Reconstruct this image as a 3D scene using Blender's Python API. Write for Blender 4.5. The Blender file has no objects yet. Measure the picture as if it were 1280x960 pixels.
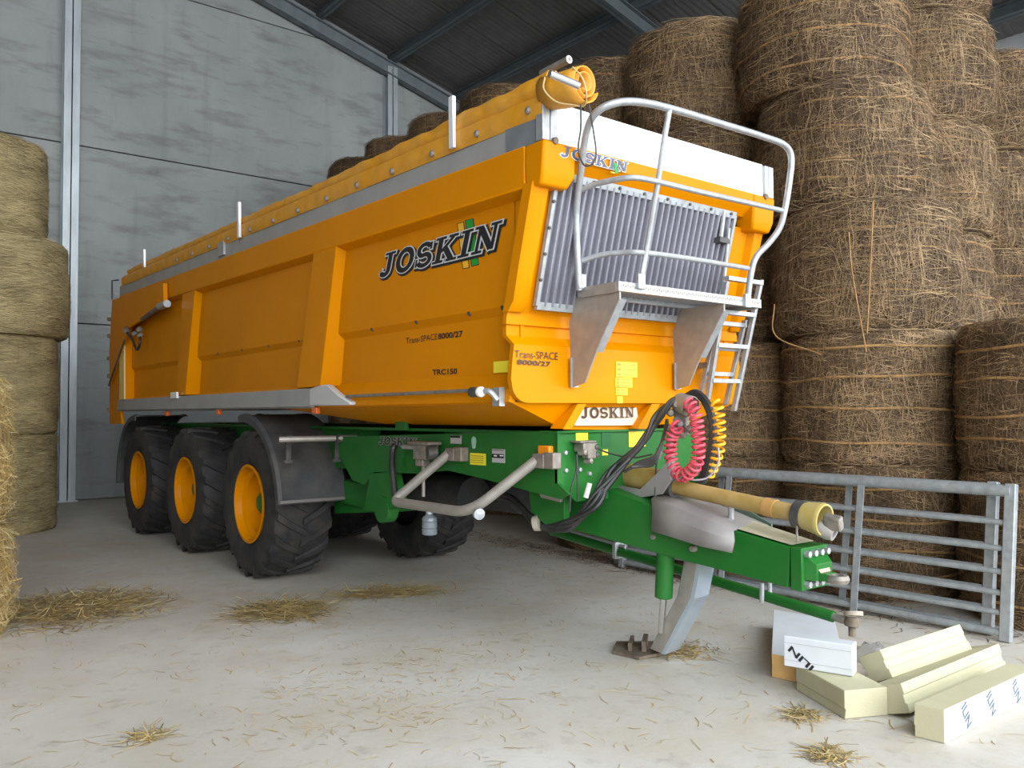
import bpy, math, random
import numpy as np
from mathutils import Vector, Matrix, noise
R = math.radians
PI = math.pi
random.seed(11)
scene = bpy.context.scene
col = scene.collection

# ------------------------------------------------------------------ camera
F_PX = 1052.46
EYE = Vector((0, 0, 1.56))
def _cam_axes():
    y = Vector((-840, 40, F_PX)).normalized()
    x = Vector((1320, 28, F_PX)).normalized()
    z = x.cross(y)
    return Matrix((x, y, z)).to_3x3()          # world = M @ (right, down, forward)
CAMM = _cam_axes()
cam_d = bpy.data.cameras.new('camera')
cam = bpy.data.objects.new('camera', cam_d)
col.objects.link(cam)
cam_d.sensor_width = 36.0
cam_d.lens = F_PX * 36.0 / 1280.0
cam_d.clip_start = 0.05
cam_d.clip_end = 300
_r = CAMM @ Vector((1, 0, 0)); _u = CAMM @ Vector((0, -1, 0)); _b = CAMM @ Vector((0, 0, -1))
mw = Matrix((_r, _u, _b)).transposed().to_4x4()
mw.translation = EYE
cam.matrix_world = mw
scene.camera = cam

# ------------------------------------------------------------------ light
scene.view_settings.view_transform = 'Standard'
scene.view_settings.look = 'None'
scene.view_settings.gamma = 1.0
scene.view_settings.use_curve_mapping = False
scene.view_settings.exposure = 1.15
SKY = 2.85
world = bpy.data.worlds.new('overcast_sky')
scene.world = world
world.use_nodes = True
wn = world.node_tree.nodes; wl = world.node_tree.links
wn.clear()
w_out = wn.new('ShaderNodeOutputWorld'); w_bg = wn.new('ShaderNodeBackground')
w_tc = wn.new('ShaderNodeTexCoord'); w_sep = wn.new('ShaderNodeSeparateXYZ'); w_rmp = wn.new('ShaderNodeValToRGB')
wl.new(w_tc.outputs['Generated'], w_sep.inputs[0]); wl.new(w_sep.outputs['Z'], w_rmp.inputs[0])
w_rmp.color_ramp.elements[0].position = 0.0; w_rmp.color_ramp.elements[0].color = (0.97, 0.985, 1.0, 1)
w_rmp.color_ramp.elements[1].position = 0.8; w_rmp.color_ramp.elements[1].color = (0.82, 0.91, 1.0, 1)
wl.new(w_rmp.outputs[0], w_bg.inputs[0]); w_bg.inputs[1].default_value = SKY
wl.new(w_bg.outputs[0], w_out.inputs[0])
OPEN_Y = -4.0                                   # the open front of the barn, behind the camera
pl = bpy.data.lights.new('open_front_portal', 'AREA')
OPEN_X0, OPEN_X1, OPEN_Z = -6.8, 16.2, 11.9
pl.shape = 'RECTANGLE'; pl.size = OPEN_X1 - OPEN_X0; pl.size_y = OPEN_Z
pl.cycles.is_portal = True
plo = bpy.data.objects.new('open_front_portal', pl); col.objects.link(plo)
plo.location = ((OPEN_X0 + OPEN_X1)/2, OPEN_Y - 0.05, OPEN_Z/2); plo.rotation_euler = (R(90), 0, 0)

# ------------------------------------------------------------------ helpers
def ray(px, py):
    return CAMM @ Vector((px - 640.0, py - 480.0, F_PX))
def sx(px, py, X):
    d = ray(px, py); return EYE + d * (X / d.x)
def sy(px, py, Y):
    d = ray(px, py); return EYE + d * (Y / d.y)
def sz(px, py, Z=0.0):
    d = ray(px, py); return EYE + d * ((Z - EYE.z) / d.z)

WPOS = {}
def wpos(o):
    return WPOS.get(o.name, Vector((0, 0, 0))) if o else Vector((0, 0, 0))

class MB:
    def __init__(s):
        s.v = []; s.f = []; s.m = []; s.cur = 0
    def add(s, vs, fs):
        k = len(s.v); s.v += [tuple(p) for p in vs]
        for f in fs:
            s.f.append(tuple(i + k for i in f)); s.m.append(s.cur)
        return s
    def box(s, lo, hi):
        x0, y0, z0 = lo; x1, y1, z1 = hi
        return s.add([(x0,y0,z0),(x1,y0,z0),(x1,y1,z0),(x0,y1,z0),(x0,y0,z1),(x1,y0,z1),(x1,y1,z1),(x0,y1,z1)],
                     [(0,3,2,1),(4,5,6,7),(0,1,5,4),(1,2,6,5),(2,3,7,6),(3,0,4,7)])
    def obox(s, c, u, v, w):                    # centre and three half-axis vectors
        c, u, v, w = Vector(c), Vector(u), Vector(v), Vector(w)
        P = [c-u-v-w, c+u-v-w, c+u+v-w, c-u+v-w, c-u-v+w, c+u-v+w, c+u+v+w, c-u+v+w]
        return s.add(P, [(0,3,2,1),(4,5,6,7),(0,1,5,4),(1,2,6,5),(2,3,7,6),(3,0,4,7)])
    def prism(s, poly, ex):                     # polygon swept along ex
        n = len(poly); ex = Vector(ex)
        a = [Vector(p) for p in poly]; b = [p + ex for p in a]
        fs = [tuple(range(n))[::-1], tuple(range(n, 2*n))]
        fs += [(i, (i+1) % n, n + (i+1) % n, n + i) for i in range(n)]
        return s.add(a + b, fs)
    def loft(s, rings, close=True, caps=False):
        n = len(rings[0]); vs = [p for r in rings for p in r]; fs = []
        for i in range(len(rings) - 1):
            for j in range(n if close else n - 1):
                k = (j + 1) % n
                fs.append((i*n+j, i*n+k, (i+1)*n+k, (i+1)*n+j))
        if caps:
            fs.append(tuple(range(n))[::-1]); fs.append(tuple((len(rings)-1)*n + j for j in range(n)))
        return s.add(vs, fs)
    def tube(s, pts, r, n=10, caps=True, flat=1.0):
        P = [Vector(p) for p in pts]; rs = r if isinstance(r, (list, tuple)) else [r]*len(P)
        rings = []; prev = None
        for i, p in enumerate(P):
            t = (P[min(i+1, len(P)-1)] - P[max(i-1, 0)]).normalized()
            if prev is None:
                a = Vector((0, 0, 1)) if abs(t.z) < 0.9 else Vector((1, 0, 0))
                u = t.cross(a).normalized()
            else:
                u = (prev - t * prev.dot(t)).normalized()
            w = t.cross(u); prev = u
            rings.append([p + (u*math.cos(2*PI*k/n) + w*math.sin(2*PI*k/n)*flat) * rs[i] for k in range(n)])
        return s.loft(rings, True, caps)
    def lathe(s, prof, c, axis, n=32, cap=False):   # profile (radius, along axis)
        c = Vector(c); ax = Vector(axis).normalized()
        a = Vector((0, 0, 1)) if abs(ax.z) < 0.9 else Vector((1, 0, 0))
        u = ax.cross(a).normalized(); w = ax.cross(u)
        rings = [[c + ax*h + (u*math.cos(2*PI*k/n) + w*math.sin(2*PI*k/n))*r for k in range(n)] for r, h in prof]
        return s.loft(rings, True, cap)
    def cyl(s, a, b, r, n=14):
        return s.tube([a, b], r, n)
    def build(s, name, mats, parent=None, bevel=0.0, smooth=35, **kw):
        if not isinstance(mats, (list, tuple)): mats = [mats]
        V = np.array(s.v, float)
        c = (V.min(0) + V.max(0)) / 2
        me = bpy.data.meshes.new(name)
        me.from_pydata([tuple(p) for p in V - c], [], s.f)
        for m in mats: me.materials.append(m)
        if len(mats) > 1: me.polygons.foreach_set('material_index', s.m)
        me.update()
        if smooth:
            me.polygons.foreach_set('use_smooth', [True]*len(me.polygons))
            me.set_sharp_from_angle(angle=R(smooth))
        o = bpy.data.objects.new(name, me); col.objects.link(o)
        c = Vector(c)
        WPOS[o.name] = c
        o.location = c - wpos(parent)
        if parent: o.parent = parent
        if bevel:
            b = o.modifiers.new('bevel', 'BEVEL'); b.width = bevel; b.segments = 2; b.limit_method = 'ANGLE'; b.angle_limit = R(40)
        for k, v in kw.items(): o[k] = v
        return o

def empty(name, loc, label, cat, group=None):
    o = bpy.data.objects.new(name, None); col.objects.link(o); o.location = loc
    o.empty_display_size = 0.1
    WPOS[o.name] = Vector(loc)
    tag(o, label, cat, group); return o
def tag(o, label=None, cat=None, group=None, kind=None):
    if label: o['label'] = label
    if cat: o['category'] = cat
    if group: o['group'] = group
    if kind: o['kind'] = kind
    return o
def fillet(pts, r, n=6):
    P = [Vector(p) for p in pts]; out = [P[0]]
    for i in range(1, len(P)-1):
        a = (P[i-1]-P[i]); b = (P[i+1]-P[i]); d = min(r, a.length*0.48, b.length*0.48)
        p0 = P[i] + a.normalized()*d; p1 = P[i] + b.normalized()*d
        for k in range(n+1):
            t = k/n; out.append(p0*(1-t)**2 + P[i]*2*t*(1-t) + p1*t*t)
    out.append(P[-1]); return out
def spline(pts, k=8):                            # Catmull-Rom
    P = [Vector(p) for p in pts]; P = [P[0]*2-P[1]] + P + [P[-1]*2-P[-2]]; out = []
    for i in range(1, len(P)-2):
        for j in range(k):
            t = j/k; a, b, c, d = P[i-1], P[i], P[i+1], P[i+2]
            out.append(0.5*((2*b) + (c-a)*t + (2*a-5*b+4*c-d)*t*t + (3*b-a-3*c+d)*t**3))
    out.append(P[-2]); return out

# ------------------------------------------------------------------ materials
def mat(name, c, rough=0.5, metal=0.0, vary=0.0, vscale=6.0, bump=0.0, bscale=60.0, dust=None, dust_amt=0.5, dscale=3.0,
        coat=0.0, stretch=(1, 1, 1), spec=0.5, trans=0.0, alpha=1.0):
    m = bpy.data.materials.new(name); m.use_nodes = True
    N = m.node_tree.nodes; L = m.node_tree.links
    b = N['Principled BSDF']
    b.inputs['Roughness'].default_value = rough; b.inputs['Metallic'].default_value = metal
    b.inputs['Coat Weight'].default_value = coat; b.inputs['Coat Roughness'].default_value = 0.08
    b.inputs['Specular IOR Level'].default_value = spec
    b.inputs['Transmission Weight'].default_value = trans; b.inputs['Alpha'].default_value = alpha
    c4 = (*c, 1)
    b.inputs['Base Color'].default_value = c4
    tc = N.new('ShaderNodeTexCoord'); mp = N.new('ShaderNodeMapping'); mp.inputs['Scale'].default_value = stretch
    L.new(tc.outputs['Object'], mp.inputs[0])
    out = None
    if vary:
        n = N.new('ShaderNodeTexNoise'); n.inputs['Scale'].default_value = vscale; n.inputs['Detail'].default_value = 6
        L.new(mp.outputs[0], n.inputs['Vector'])
        rp = N.new('ShaderNodeValToRGB')
        rp.color_ramp.elements[0].position = 0.3; rp.color_ramp.elements[1].position = 0.7
        rp.color_ramp.elements[0].color = (*[x*(1-vary) for x in c], 1); rp.color_ramp.elements[1].color = (*[min(1, x*(1+vary)) for x in c], 1)
        L.new(n.outputs['Fac'], rp.inputs[0]); out = rp.outputs[0]
    if dust:
        n2 = N.new('ShaderNodeTexNoise'); n2.inputs['Scale'].default_value = dscale; n2.inputs['Detail'].default_value = 8; n2.inputs['Roughness'].default_value = 0.65
        L.new(mp.outputs[0], n2.inputs['Vector'])
        r2 = N.new('ShaderNodeValToRGB'); r2.color_ramp.elements[0].position = 0.4; r2.color_ramp.elements[1].position = 0.72
        r2.color_ramp.elements[0].color = (0, 0, 0, 1); r2.color_ramp.elements[1].color = (dust_amt,)*3 + (1,)
        L.new(n2.outputs['Fac'], r2.inputs[0])
        mx = N.new('ShaderNodeMixRGB'); mx.inputs['Color1'].default_value = c4; mx.inputs['Color2'].default_value = (*dust, 1)
        if out: L.new(out, mx.inputs['Color1'])
        L.new(r2.outputs[0], mx.inputs['Fac']); out = mx.outputs[0]
    if out: L.new(out, b.inputs['Base Color'])
    if bump:
        n3 = N.new('ShaderNodeTexNoise'); n3.inputs['Scale'].default_value = bscale; n3.inputs['Detail'].default_value = 5
        L.new(mp.outputs[0], n3.inputs['Vector'])
        bp = N.new('ShaderNodeBump'); bp.inputs['Strength'].default_value = bump; bp.inputs['Distance'].default_value = 0.02
        L.new(n3.outputs['Fac'], bp.inputs['Height']); L.new(bp.outputs[0], b.inputs['Normal'])
    return m
DUST = (0.42, 0.36, 0.27)
YELLOW = mat('yellow_paint', (0.621, 0.216, 0.000), 0.34, vary=0.05, vscale=1.5, spec=0.08)
YTARP = mat('yellow_tarpaulin', (0.66, 0.28, 0.006), 0.55, vary=0.12, vscale=9, bump=0.25, bscale=14, dust=(0.6, 0.42, 0.15), dust_amt=0.35)
GREEN = mat('green_paint', (0.012, 0.130, 0.018), 0.35, vary=0.08, vscale=2, spec=0.25, dust=(0.12, 0.20, 0.09), dust_amt=0.15)
GALV = mat('galvanised_steel', (0.394, 0.415, 0.433), 0.45, 0.55, vary=0.14, vscale=24, dust=(0.46, 0.44, 0.40), dust_amt=0.25)
GALVD = mat('dull_galvanised_plate', (0.320, 0.300, 0.272), 0.5, 0.4, vary=0.12, vscale=14, dust=(0.42, 0.38, 0.31), dust_amt=0.4)
GALVG = mat('weathered_gate_steel', (0.340, 0.374, 0.391), 0.55, 0.35, vary=0.2, vscale=18, dust=(0.34, 0.31, 0.27), dust_amt=0.4)
ALU = mat('aluminium_board', (0.86, 0.88, 0.90), 0.45, 0.15, vary=0.05, vscale=9)
GREYB = mat('grey_side_board', (0.34, 0.335, 0.33), 0.5, 0.2, vary=0.08, vscale=3, dust=(0.40, 0.37, 0.32), dust_amt=0.3)
RIBM = mat('ribbed_aluminium', (0.27, 0.27, 0.31), 0.36, 0.6, vary=0.1, vscale=5)
RUBBER = mat('tyre_rubber', (0.016, 0.016, 0.018), 0.75, vary=0.3, vscale=12, dust=(0.08, 0.068, 0.052), dust_amt=0.45, dscale=5, bump=0.15)
BLACK = mat('black_rubber_hose', (0.012, 0.012, 0.013), 0.45, dust=(0.2, 0.18, 0.15), dust_amt=0.2)
BPLAST = mat('black_plastic', (0.035, 0.036, 0.038), 0.55, vary=0.2, dust=(0.22, 0.2, 0.17), dust_amt=0.35)
GUARD = mat('dusty_mudguard_plastic', (0.045, 0.045, 0.048), 0.6, vary=0.2, dust=(0.16, 0.145, 0.12), dust_amt=0.5, dscale=2)
DSTEEL = mat('dirty_steel', (0.22, 0.20, 0.18), 0.55, 0.4, vary=0.3, vscale=20, dust=DUST, dust_amt=0.4)
RUST = mat('rusty_iron', (0.12, 0.085, 0.06), 0.8, 0.2, vary=0.4, vscale=20, dust=DUST, dust_amt=0.4)
GREYPL = mat('grey_plastic_cover', (0.223, 0.210, 0.210), 0.5, vary=0.12, vscale=5, dust=(0.33, 0.30, 0.26), dust_amt=0.5)
PTOY = mat('dusty_yellow_shaft_tube', (0.375, 0.252, 0.068), 0.55, vary=0.15, vscale=8, dust=(0.42, 0.31, 0.17), dust_amt=0.6, dscale=8)
REDH = mat('red_coil_hose', (0.62, 0.05, 0.09), 0.35, dust=(0.6, 0.3, 0.3), dust_amt=0.3, dscale=14)
YELH = mat('yellow_coil_hose', (0.85, 0.42, 0.01), 0.35)
INK = mat('black_lettering', (0.012, 0.012, 0.014), 0.5)
INKB = mat('brown_lettering', (0.05, 0.022, 0.012), 0.5)
INKBL = mat('blue_grey_lettering', (0.07, 0.09, 0.16), 0.5)
INKG = mat('green_stripe', (0.01, 0.28, 0.03), 0.5)
INKY = mat('yellow_stripe', (0.80, 0.42, 0.02), 0.5)
WHITE = mat('white_film', (0.82, 0.82, 0.82), 0.4)
LYEL = mat('yellow_sticker', (0.85, 0.72, 0.03), 0.45)
LGREY = mat('grey_sticker', (0.45, 0.45, 0.45), 0.45)
AMBER = mat('amber_lens', (0.80, 0.25, 0.01), 0.2)
LAMPW = mat('clear_lamp_lens', (0.85, 0.85, 0.82), 0.12)
REDL = mat('orange_reflector', (0.7, 0.14, 0.03), 0.25)
FOAM = mat('cream_foam', (0.477, 0.446, 0.290), 0.85, vary=0.06, vscale=4, bump=0.1, bscale=90, dust=(0.5, 0.46, 0.34), dust_amt=0.18)
FOAMW = mat('white_foil_facing', (0.608, 0.632, 0.656), 0.5, 0.0, vary=0.05, vscale=5)
FOAMO = mat('orange_foam_edge', (0.70, 0.42, 0.16), 0.85, vary=0.15, vscale=10)
BLUEI = mat('grey_blue_print', (0.10, 0.13, 0.20), 0.5)
FILM = mat('clear_plastic_film', (0.85, 0.88, 0.9), 0.15, trans=0.85, bump=0.6, bscale=25)
STEELP = mat('painted_purlin_steel', (0.10, 0.12, 0.13), 0.6, vary=0.15, vscale=4)
COLUMN = mat('galvanised_column', (0.50, 0.56, 0.59), 0.45, 0.35, vary=0.16, vscale=6, stretch=(1, 1, 0.25))

def straw_mat(name, c):
    return mat(name, c, 0.75, vary=0.25, vscale=3.0)
SB = mat('straw_body_brown', (0.089, 0.053, 0.025), 0.9, vary=0.55, vscale=9, bump=1.0, bscale=45, stretch=(1, 1, 1.6))
S1 = straw_mat('straw_pale', (0.355, 0.241, 0.124)); S2 = straw_mat('straw_mid', (0.177, 0.110, 0.055)); S3 = straw_mat('straw_dark', (0.066, 0.037, 0.019))
DB = mat('lower_straw_body', (0.126, 0.080, 0.041), 0.9, vary=0.5, vscale=9, bump=1.0, bscale=45, stretch=(1, 1, 1.6))  # lower rows' share of light and shade is tuned into their straw colour
D1 = straw_mat('lower_straw_pale', (0.389, 0.259, 0.136)); D2 = straw_mat('lower_straw_mid', (0.213, 0.134, 0.068)); D3 = straw_mat('lower_straw_dark', (0.092, 0.055, 0.025))
NB = mat('straw_body_pale', (0.410, 0.336, 0.175), 0.9, vary=0.35, vscale=8, bump=0.8, bscale=40, stretch=(1, 1, 7))
N1 = straw_mat('hay_pale', (0.574, 0.476, 0.249)); N2 = straw_mat('hay_mid', (0.426, 0.344, 0.175)); N3 = straw_mat('hay_dark', (0.205, 0.156, 0.067))
G1 = straw_mat('golden_straw', (0.528, 0.368, 0.136)); G2 = straw_mat('golden_straw_mid', (0.384, 0.256, 0.088))
TWINE = mat('orange_twine', (0.333, 0.189, 0.068), 0.8, vary=0.25, vscale=12)

def concrete_wall():
    m = mat('precast_concrete', (0.40, 0.42, 0.42), 0.85, bump=0.12, bscale=8)
    N = m.node_tree.nodes; L = m.node_tree.links; b = N['Principled BSDF']
    tc = N.new('ShaderNodeTexCoord'); oi = N.new('ShaderNodeObjectInfo'); va = N.new('ShaderNodeVectorMath'); va.operation = 'MULTIPLY_ADD'
    L.new(oi.outputs['Random'], va.inputs[0]); va.inputs[1].default_value = (37, 19, 53); L.new(tc.outputs['Object'], va.inputs[2])
    def nz(scale, st, det=6):
        mp = N.new('ShaderNodeMapping'); mp.inputs['Scale'].default_value = st; L.new(va.outputs[0], mp.inputs[0])
        n = N.new('ShaderNodeTexNoise'); n.inputs['Scale'].default_value = scale; n.inputs['Detail'].default_value = det; n.inputs['Roughness'].default_value = 0.62
        L.new(mp.outputs[0], n.inputs['Vector']); return n.outputs['Fac']
    def ramp(s, p0, c0, p1, c1):
        r = N.new('ShaderNodeValToRGB'); e = r.color_ramp.elements
        e[0].position, e[1].position = p0, p1; e[0].color = (*c0, 1); e[1].color = (*c1, 1); L.new(s, r.inputs[0]); return r.outputs[0]
    base = ramp(nz(0.6, (1, 1, 1)), 0.3, (0.31, 0.335, 0.335), 0.7, (0.41, 0.435, 0.435))
    st = ramp(nz(1.1, (0.8, 1, 3.2), 9), 0.50, (0, 0, 0), 0.74, (0.75,)*3)
    m1 = N.new('ShaderNodeMixRGB'); m1.inputs['Color2'].default_value = (0.17, 0.17, 0.16, 1); L.new(base, m1.inputs['Color1']); L.new(st, m1.inputs['Fac'])
    vs = ramp(nz(1.6, (2.2, 1, 0.25), 5), 0.55, (0, 0, 0), 0.8, (0.45,)*3)
    m2 = N.new('ShaderNodeMixRGB'); m2.inputs['Color2'].default_value = (0.20, 0.205, 0.20, 1); L.new(m1.outputs[0], m2.inputs['Color1']); L.new(vs, m2.inputs['Fac'])
    L.new(m2.outputs[0], b.inputs['Base Color']); return m
CONC = concrete_wall()
def concrete_floor():
    m = mat('dusty_concrete_floor', (0.42, 0.40, 0.37), 0.6, bump=0.1, bscale=30, spec=0.35)
    N = m.node_tree.nodes; L = m.node_tree.links; b = N['Principled BSDF']
    tc = N.new('ShaderNodeTexCoord')
    def nz(scale, det=8, st=(1, 1, 1)):
        mp = N.new('ShaderNodeMapping'); mp.inputs['Scale'].default_value = st; L.new(tc.outputs['Object'], mp.inputs[0])
        n = N.new('ShaderNodeTexNoise'); n.inputs['Scale'].default_value = scale; n.inputs['Detail'].default_value = det; n.inputs['Roughness'].default_value = 0.65
        L.new(mp.outputs[0], n.inputs['Vector']); return n.outputs['Fac']
    def ramp(s, p0, c0, p1, c1):
        r = N.new('ShaderNodeValToRGB'); e = r.color_ramp.elements
        e[0].position, e[1].position = p0, p1; e[0].color = (*c0, 1); e[1].color = (*c1, 1); L.new(s, r.inputs[0]); return r.outputs[0]
    base = ramp(nz(0.5), 0.35, (0.47, 0.435, 0.375), 0.66, (0.59, 0.565, 0.52))
    d = ramp(nz(1.3, 10), 0.47, (0, 0, 0), 0.68, (0.7,)*3)
    m1 = N.new('ShaderNodeMixRGB'); m1.inputs['Color2'].default_value = (0.47, 0.41, 0.315, 1); L.new(base, m1.inputs['Color1']); L.new(d, m1.inputs['Fac'])
    d2 = ramp(nz(7, 8), 0.56, (0, 0, 0), 0.72, (0.55,)*3)
    m2 = N.new('ShaderNodeMixRGB'); m2.inputs['Color2'].default_value = (0.33, 0.30, 0.25, 1); L.new(m1.outputs[0], m2.inputs['Color1']); L.new(d2, m2.inputs['Fac'])
    L.new(m2.outputs[0], b.inputs['Base Color']); return m
FLOORM = concrete_floor()
ROOFM = mat('fibre_cement_roof', (0.140, 0.137, 0.134), 0.8, vary=0.12, vscale=3, bump=0.1, bscale=20)
CLAD = mat('light_wall_cladding', (0.52, 0.55, 0.57), 0.6, vary=0.06, vscale=2)
YARD = mat('outdoor_yard', (0.20, 0.195, 0.185), 0.85, vary=0.15, vscale=1)
exec_parts = []

# ------------------------------------------------------------------ structure
def struct(o): o['kind'] = 'structure'; return o
XL, XR, YB, RIDGE = -12.4, 16.4, 17.0, 2.0
def zroof(x): return 12.02 - 0.2617 * abs(x - RIDGE)
m = MB().box((XL, OPEN_Y, -0.25), (XR, YB+.3, 0)); struct(m.build('floor', FLOORM, smooth=0))
m = MB().box((XL-15, OPEN_Y-22, -0.3), (XR+15, OPEN_Y, -0.02)); struct(m.build('trim_1', YARD, smooth=0))
colx = [-10.2, -3.5, 3.2, 9.9, 16.3]
m = MB().prism([(XL, YB+.16, 0), (XR, YB+.16, 0), (XR, YB+.16, zroof(XR)), (RIDGE, YB+.16, zroof(RIDGE)), (XL, YB+.16, zroof(XL))], (0, .1, 0))
wall_back = struct(m.build('wall_back', CONC, smooth=0))
zrow = [0.0, 3.235, 6.53, 9.86, 13.2]
xs = [XL] + colx[:4] + [XR]
for i in range(len(xs)-1):
    for j in range(4):
        a, b = xs[i] + .012, xs[i+1] - .012; z0, z1 = zrow[j] + .010, zrow[j+1] - .010
        top = lambda x: min(z1, zroof(x) - .03)
        if top(a) <= z0 + .05 and top(b) <= z0 + .05: continue
        k = sorted([a, b] + [x for x in (RIDGE,) if a < x < b] + [x for x in (RIDGE + (12.02-z1-.03)/.2617, RIDGE - (12.02-z1-.03)/.2617, RIDGE + (12.02-z0-.03)/.2617, RIDGE - (12.02-z0-.03)/.2617) if a < x < b])
        poly = [(x, YB, max(z0, top(x))) for x in k]
        ring = [(a, YB, z0), (b, YB, z0)] + [p for p in reversed(poly)]
        q = []
        for p in ring:
            if not q or (Vector(p) - Vector(q[-1])).length > .01: q.append(p)
        if (Vector(q[0]) - Vector(q[-1])).length < .01: q.pop()
        if len(q) < 3: continue
        MB().prism(q, (0, .16, 0)).build('concrete_panel', CONC, wall_back, bevel=.012, smooth=0)
def ibeam(m, a, b, up, w, h, t=.014):
    a, b, up = Vector(a), Vector(b), Vector(up).normalized(); d = (b-a); L = d.length; d.normalize(); s = d.cross(up).normalized(); c = (a+b)/2
    m.obox(c, d*L/2, s*t/2, up*h/2)
    m.obox(c + up*(h/2 - t/2), d*L/2, s*w/2, up*t/2); m.obox(c - up*(h/2 - t/2), d*L/2, s*w/2, up*t/2)
    return m
for i, x in enumerate(colx):
    m = MB(); zt = zroof(x) - .36
    ibeam(m, (x, YB-.115, .02), (x, YB-.115, zt), (0, 1, 0), .26, .22, .02)
    m.box((x-.17, YB-.26, 0), (x+.17, YB, .025))
    struct(m.build('trim_%d' % (i+2), COLUMN, smooth=0))
# roof
m = MB().prism([(XL-.3, 0, zroof(XL-.3)+.06), (RIDGE, 0, zroof(RIDGE)+.06), (XR+.3, 0, zroof(XR+.3)+.06), (XR+.3, 0, zroof(XR+.3)+.12), (RIDGE, 0, zroof(RIDGE)+.12), (XL-.3, 0, zroof(XL-.3)+.12)], (0, YB-OPEN_Y+.3, 0))
m.v = [(a, b+OPEN_Y, c) for a, b, c in m.v]
ceiling = struct(m.build('ceiling', ROOFM, smooth=0))
sl = Vector((1, 0, -0.2617)).normalized(); nr = Vector((0.2617, 0, 1)).normalized()
sheet = None
for i in range(23):                            # corrugated sheets seen from below, right-hand slope
    for j in range(5):
        x0 = RIDGE + 14.4/5*j; y0 = OPEN_Y + .02 + i*1.155
        P = Vector((x0+1.44, y0+.57, zroof(x0+1.44)+.035 + (0.008 if j % 2 else 0)))
        if sheet is None:
            mb = MB(); pr = []
            nn = 26
            for k in range(nn+1):
                pr.append((k/nn-.5)*1.14)
            rows = [[Vector((0, yy, 0)) + sl*(s*1.50) + nr*(.006*math.cos(2*PI*k/3.25)) for k, yy in enumerate(pr)] for s in (-1, 1)]
            mb.loft(rows, False)
            sheet = mb.build('roof_sheet', ROOFM, None, smooth=60); o = sheet
        else:
            o = sheet.copy(); col.objects.link(o)
        o.parent = ceiling; o.location = P - wpos(ceiling)
for sgn in (1, -1):
    for k in range(9):
        x = RIDGE + sgn*(.55 + 1.85*k) if sgn < 0 else 8.1 + 1.85*(k-3)
        if x > XR-.1 or x < XL: continue
        zt = zroof(x)
        up = nr if sgn > 0 else Vector((-.2617, 0, 1)).normalized()
        m = MB(); c = Vector((x, 0, zt)) - up*.13
        m2 = ibeam(m, (c.x, OPEN_Y+.1, c.z), (c.x, YB-.02, c.z), up, .15, .26, .03)
        m2.build('purlin', STEELP, ceiling, smooth=0)
for y in (YB-.2, 10.9, 4.4, -1.6):
    for sgn in (1, -1):
        x1 = XR-.1 if sgn > 0 else XL+.1
        up = nr if sgn > 0 else Vector((-.2617, 0, 1)).normalized()
        a = Vector((RIDGE, y, zroof(RIDGE))) - up*.42; b = Vector((x1, y, zroof(x1))) - up*.42
        ibeam(MB(), a, b, up, .18, .30, .02).build('rafter', STEELP if y < 16 else mat('grey_rafter_steel', (.20, .23, .25), .55, .2, vary=.15, vscale=5), ceiling, smooth=0)
m = MB().box((XR, OPEN_Y, 0), (XR+.12, YB+.26, zroof(XR)+.06)); struct(m.build('wall_right', CLAD, smooth=0))
m = MB().box((XL-.12, OPEN_Y, 0), (XL, YB+.26, zroof(XL)+.06)); struct(m.build('wall_left', CONC, smooth=0))
m = MB(); m.box((XL, OPEN_Y, 0), (OPEN_X0, OPEN_Y+.1, zroof(XL)-.05)); m.box((OPEN_X1, OPEN_Y, 0), (XR, OPEN_Y+.1, zroof(XR)-.05))
struct(m.build('wall_front', CLAD, smooth=0))

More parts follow.
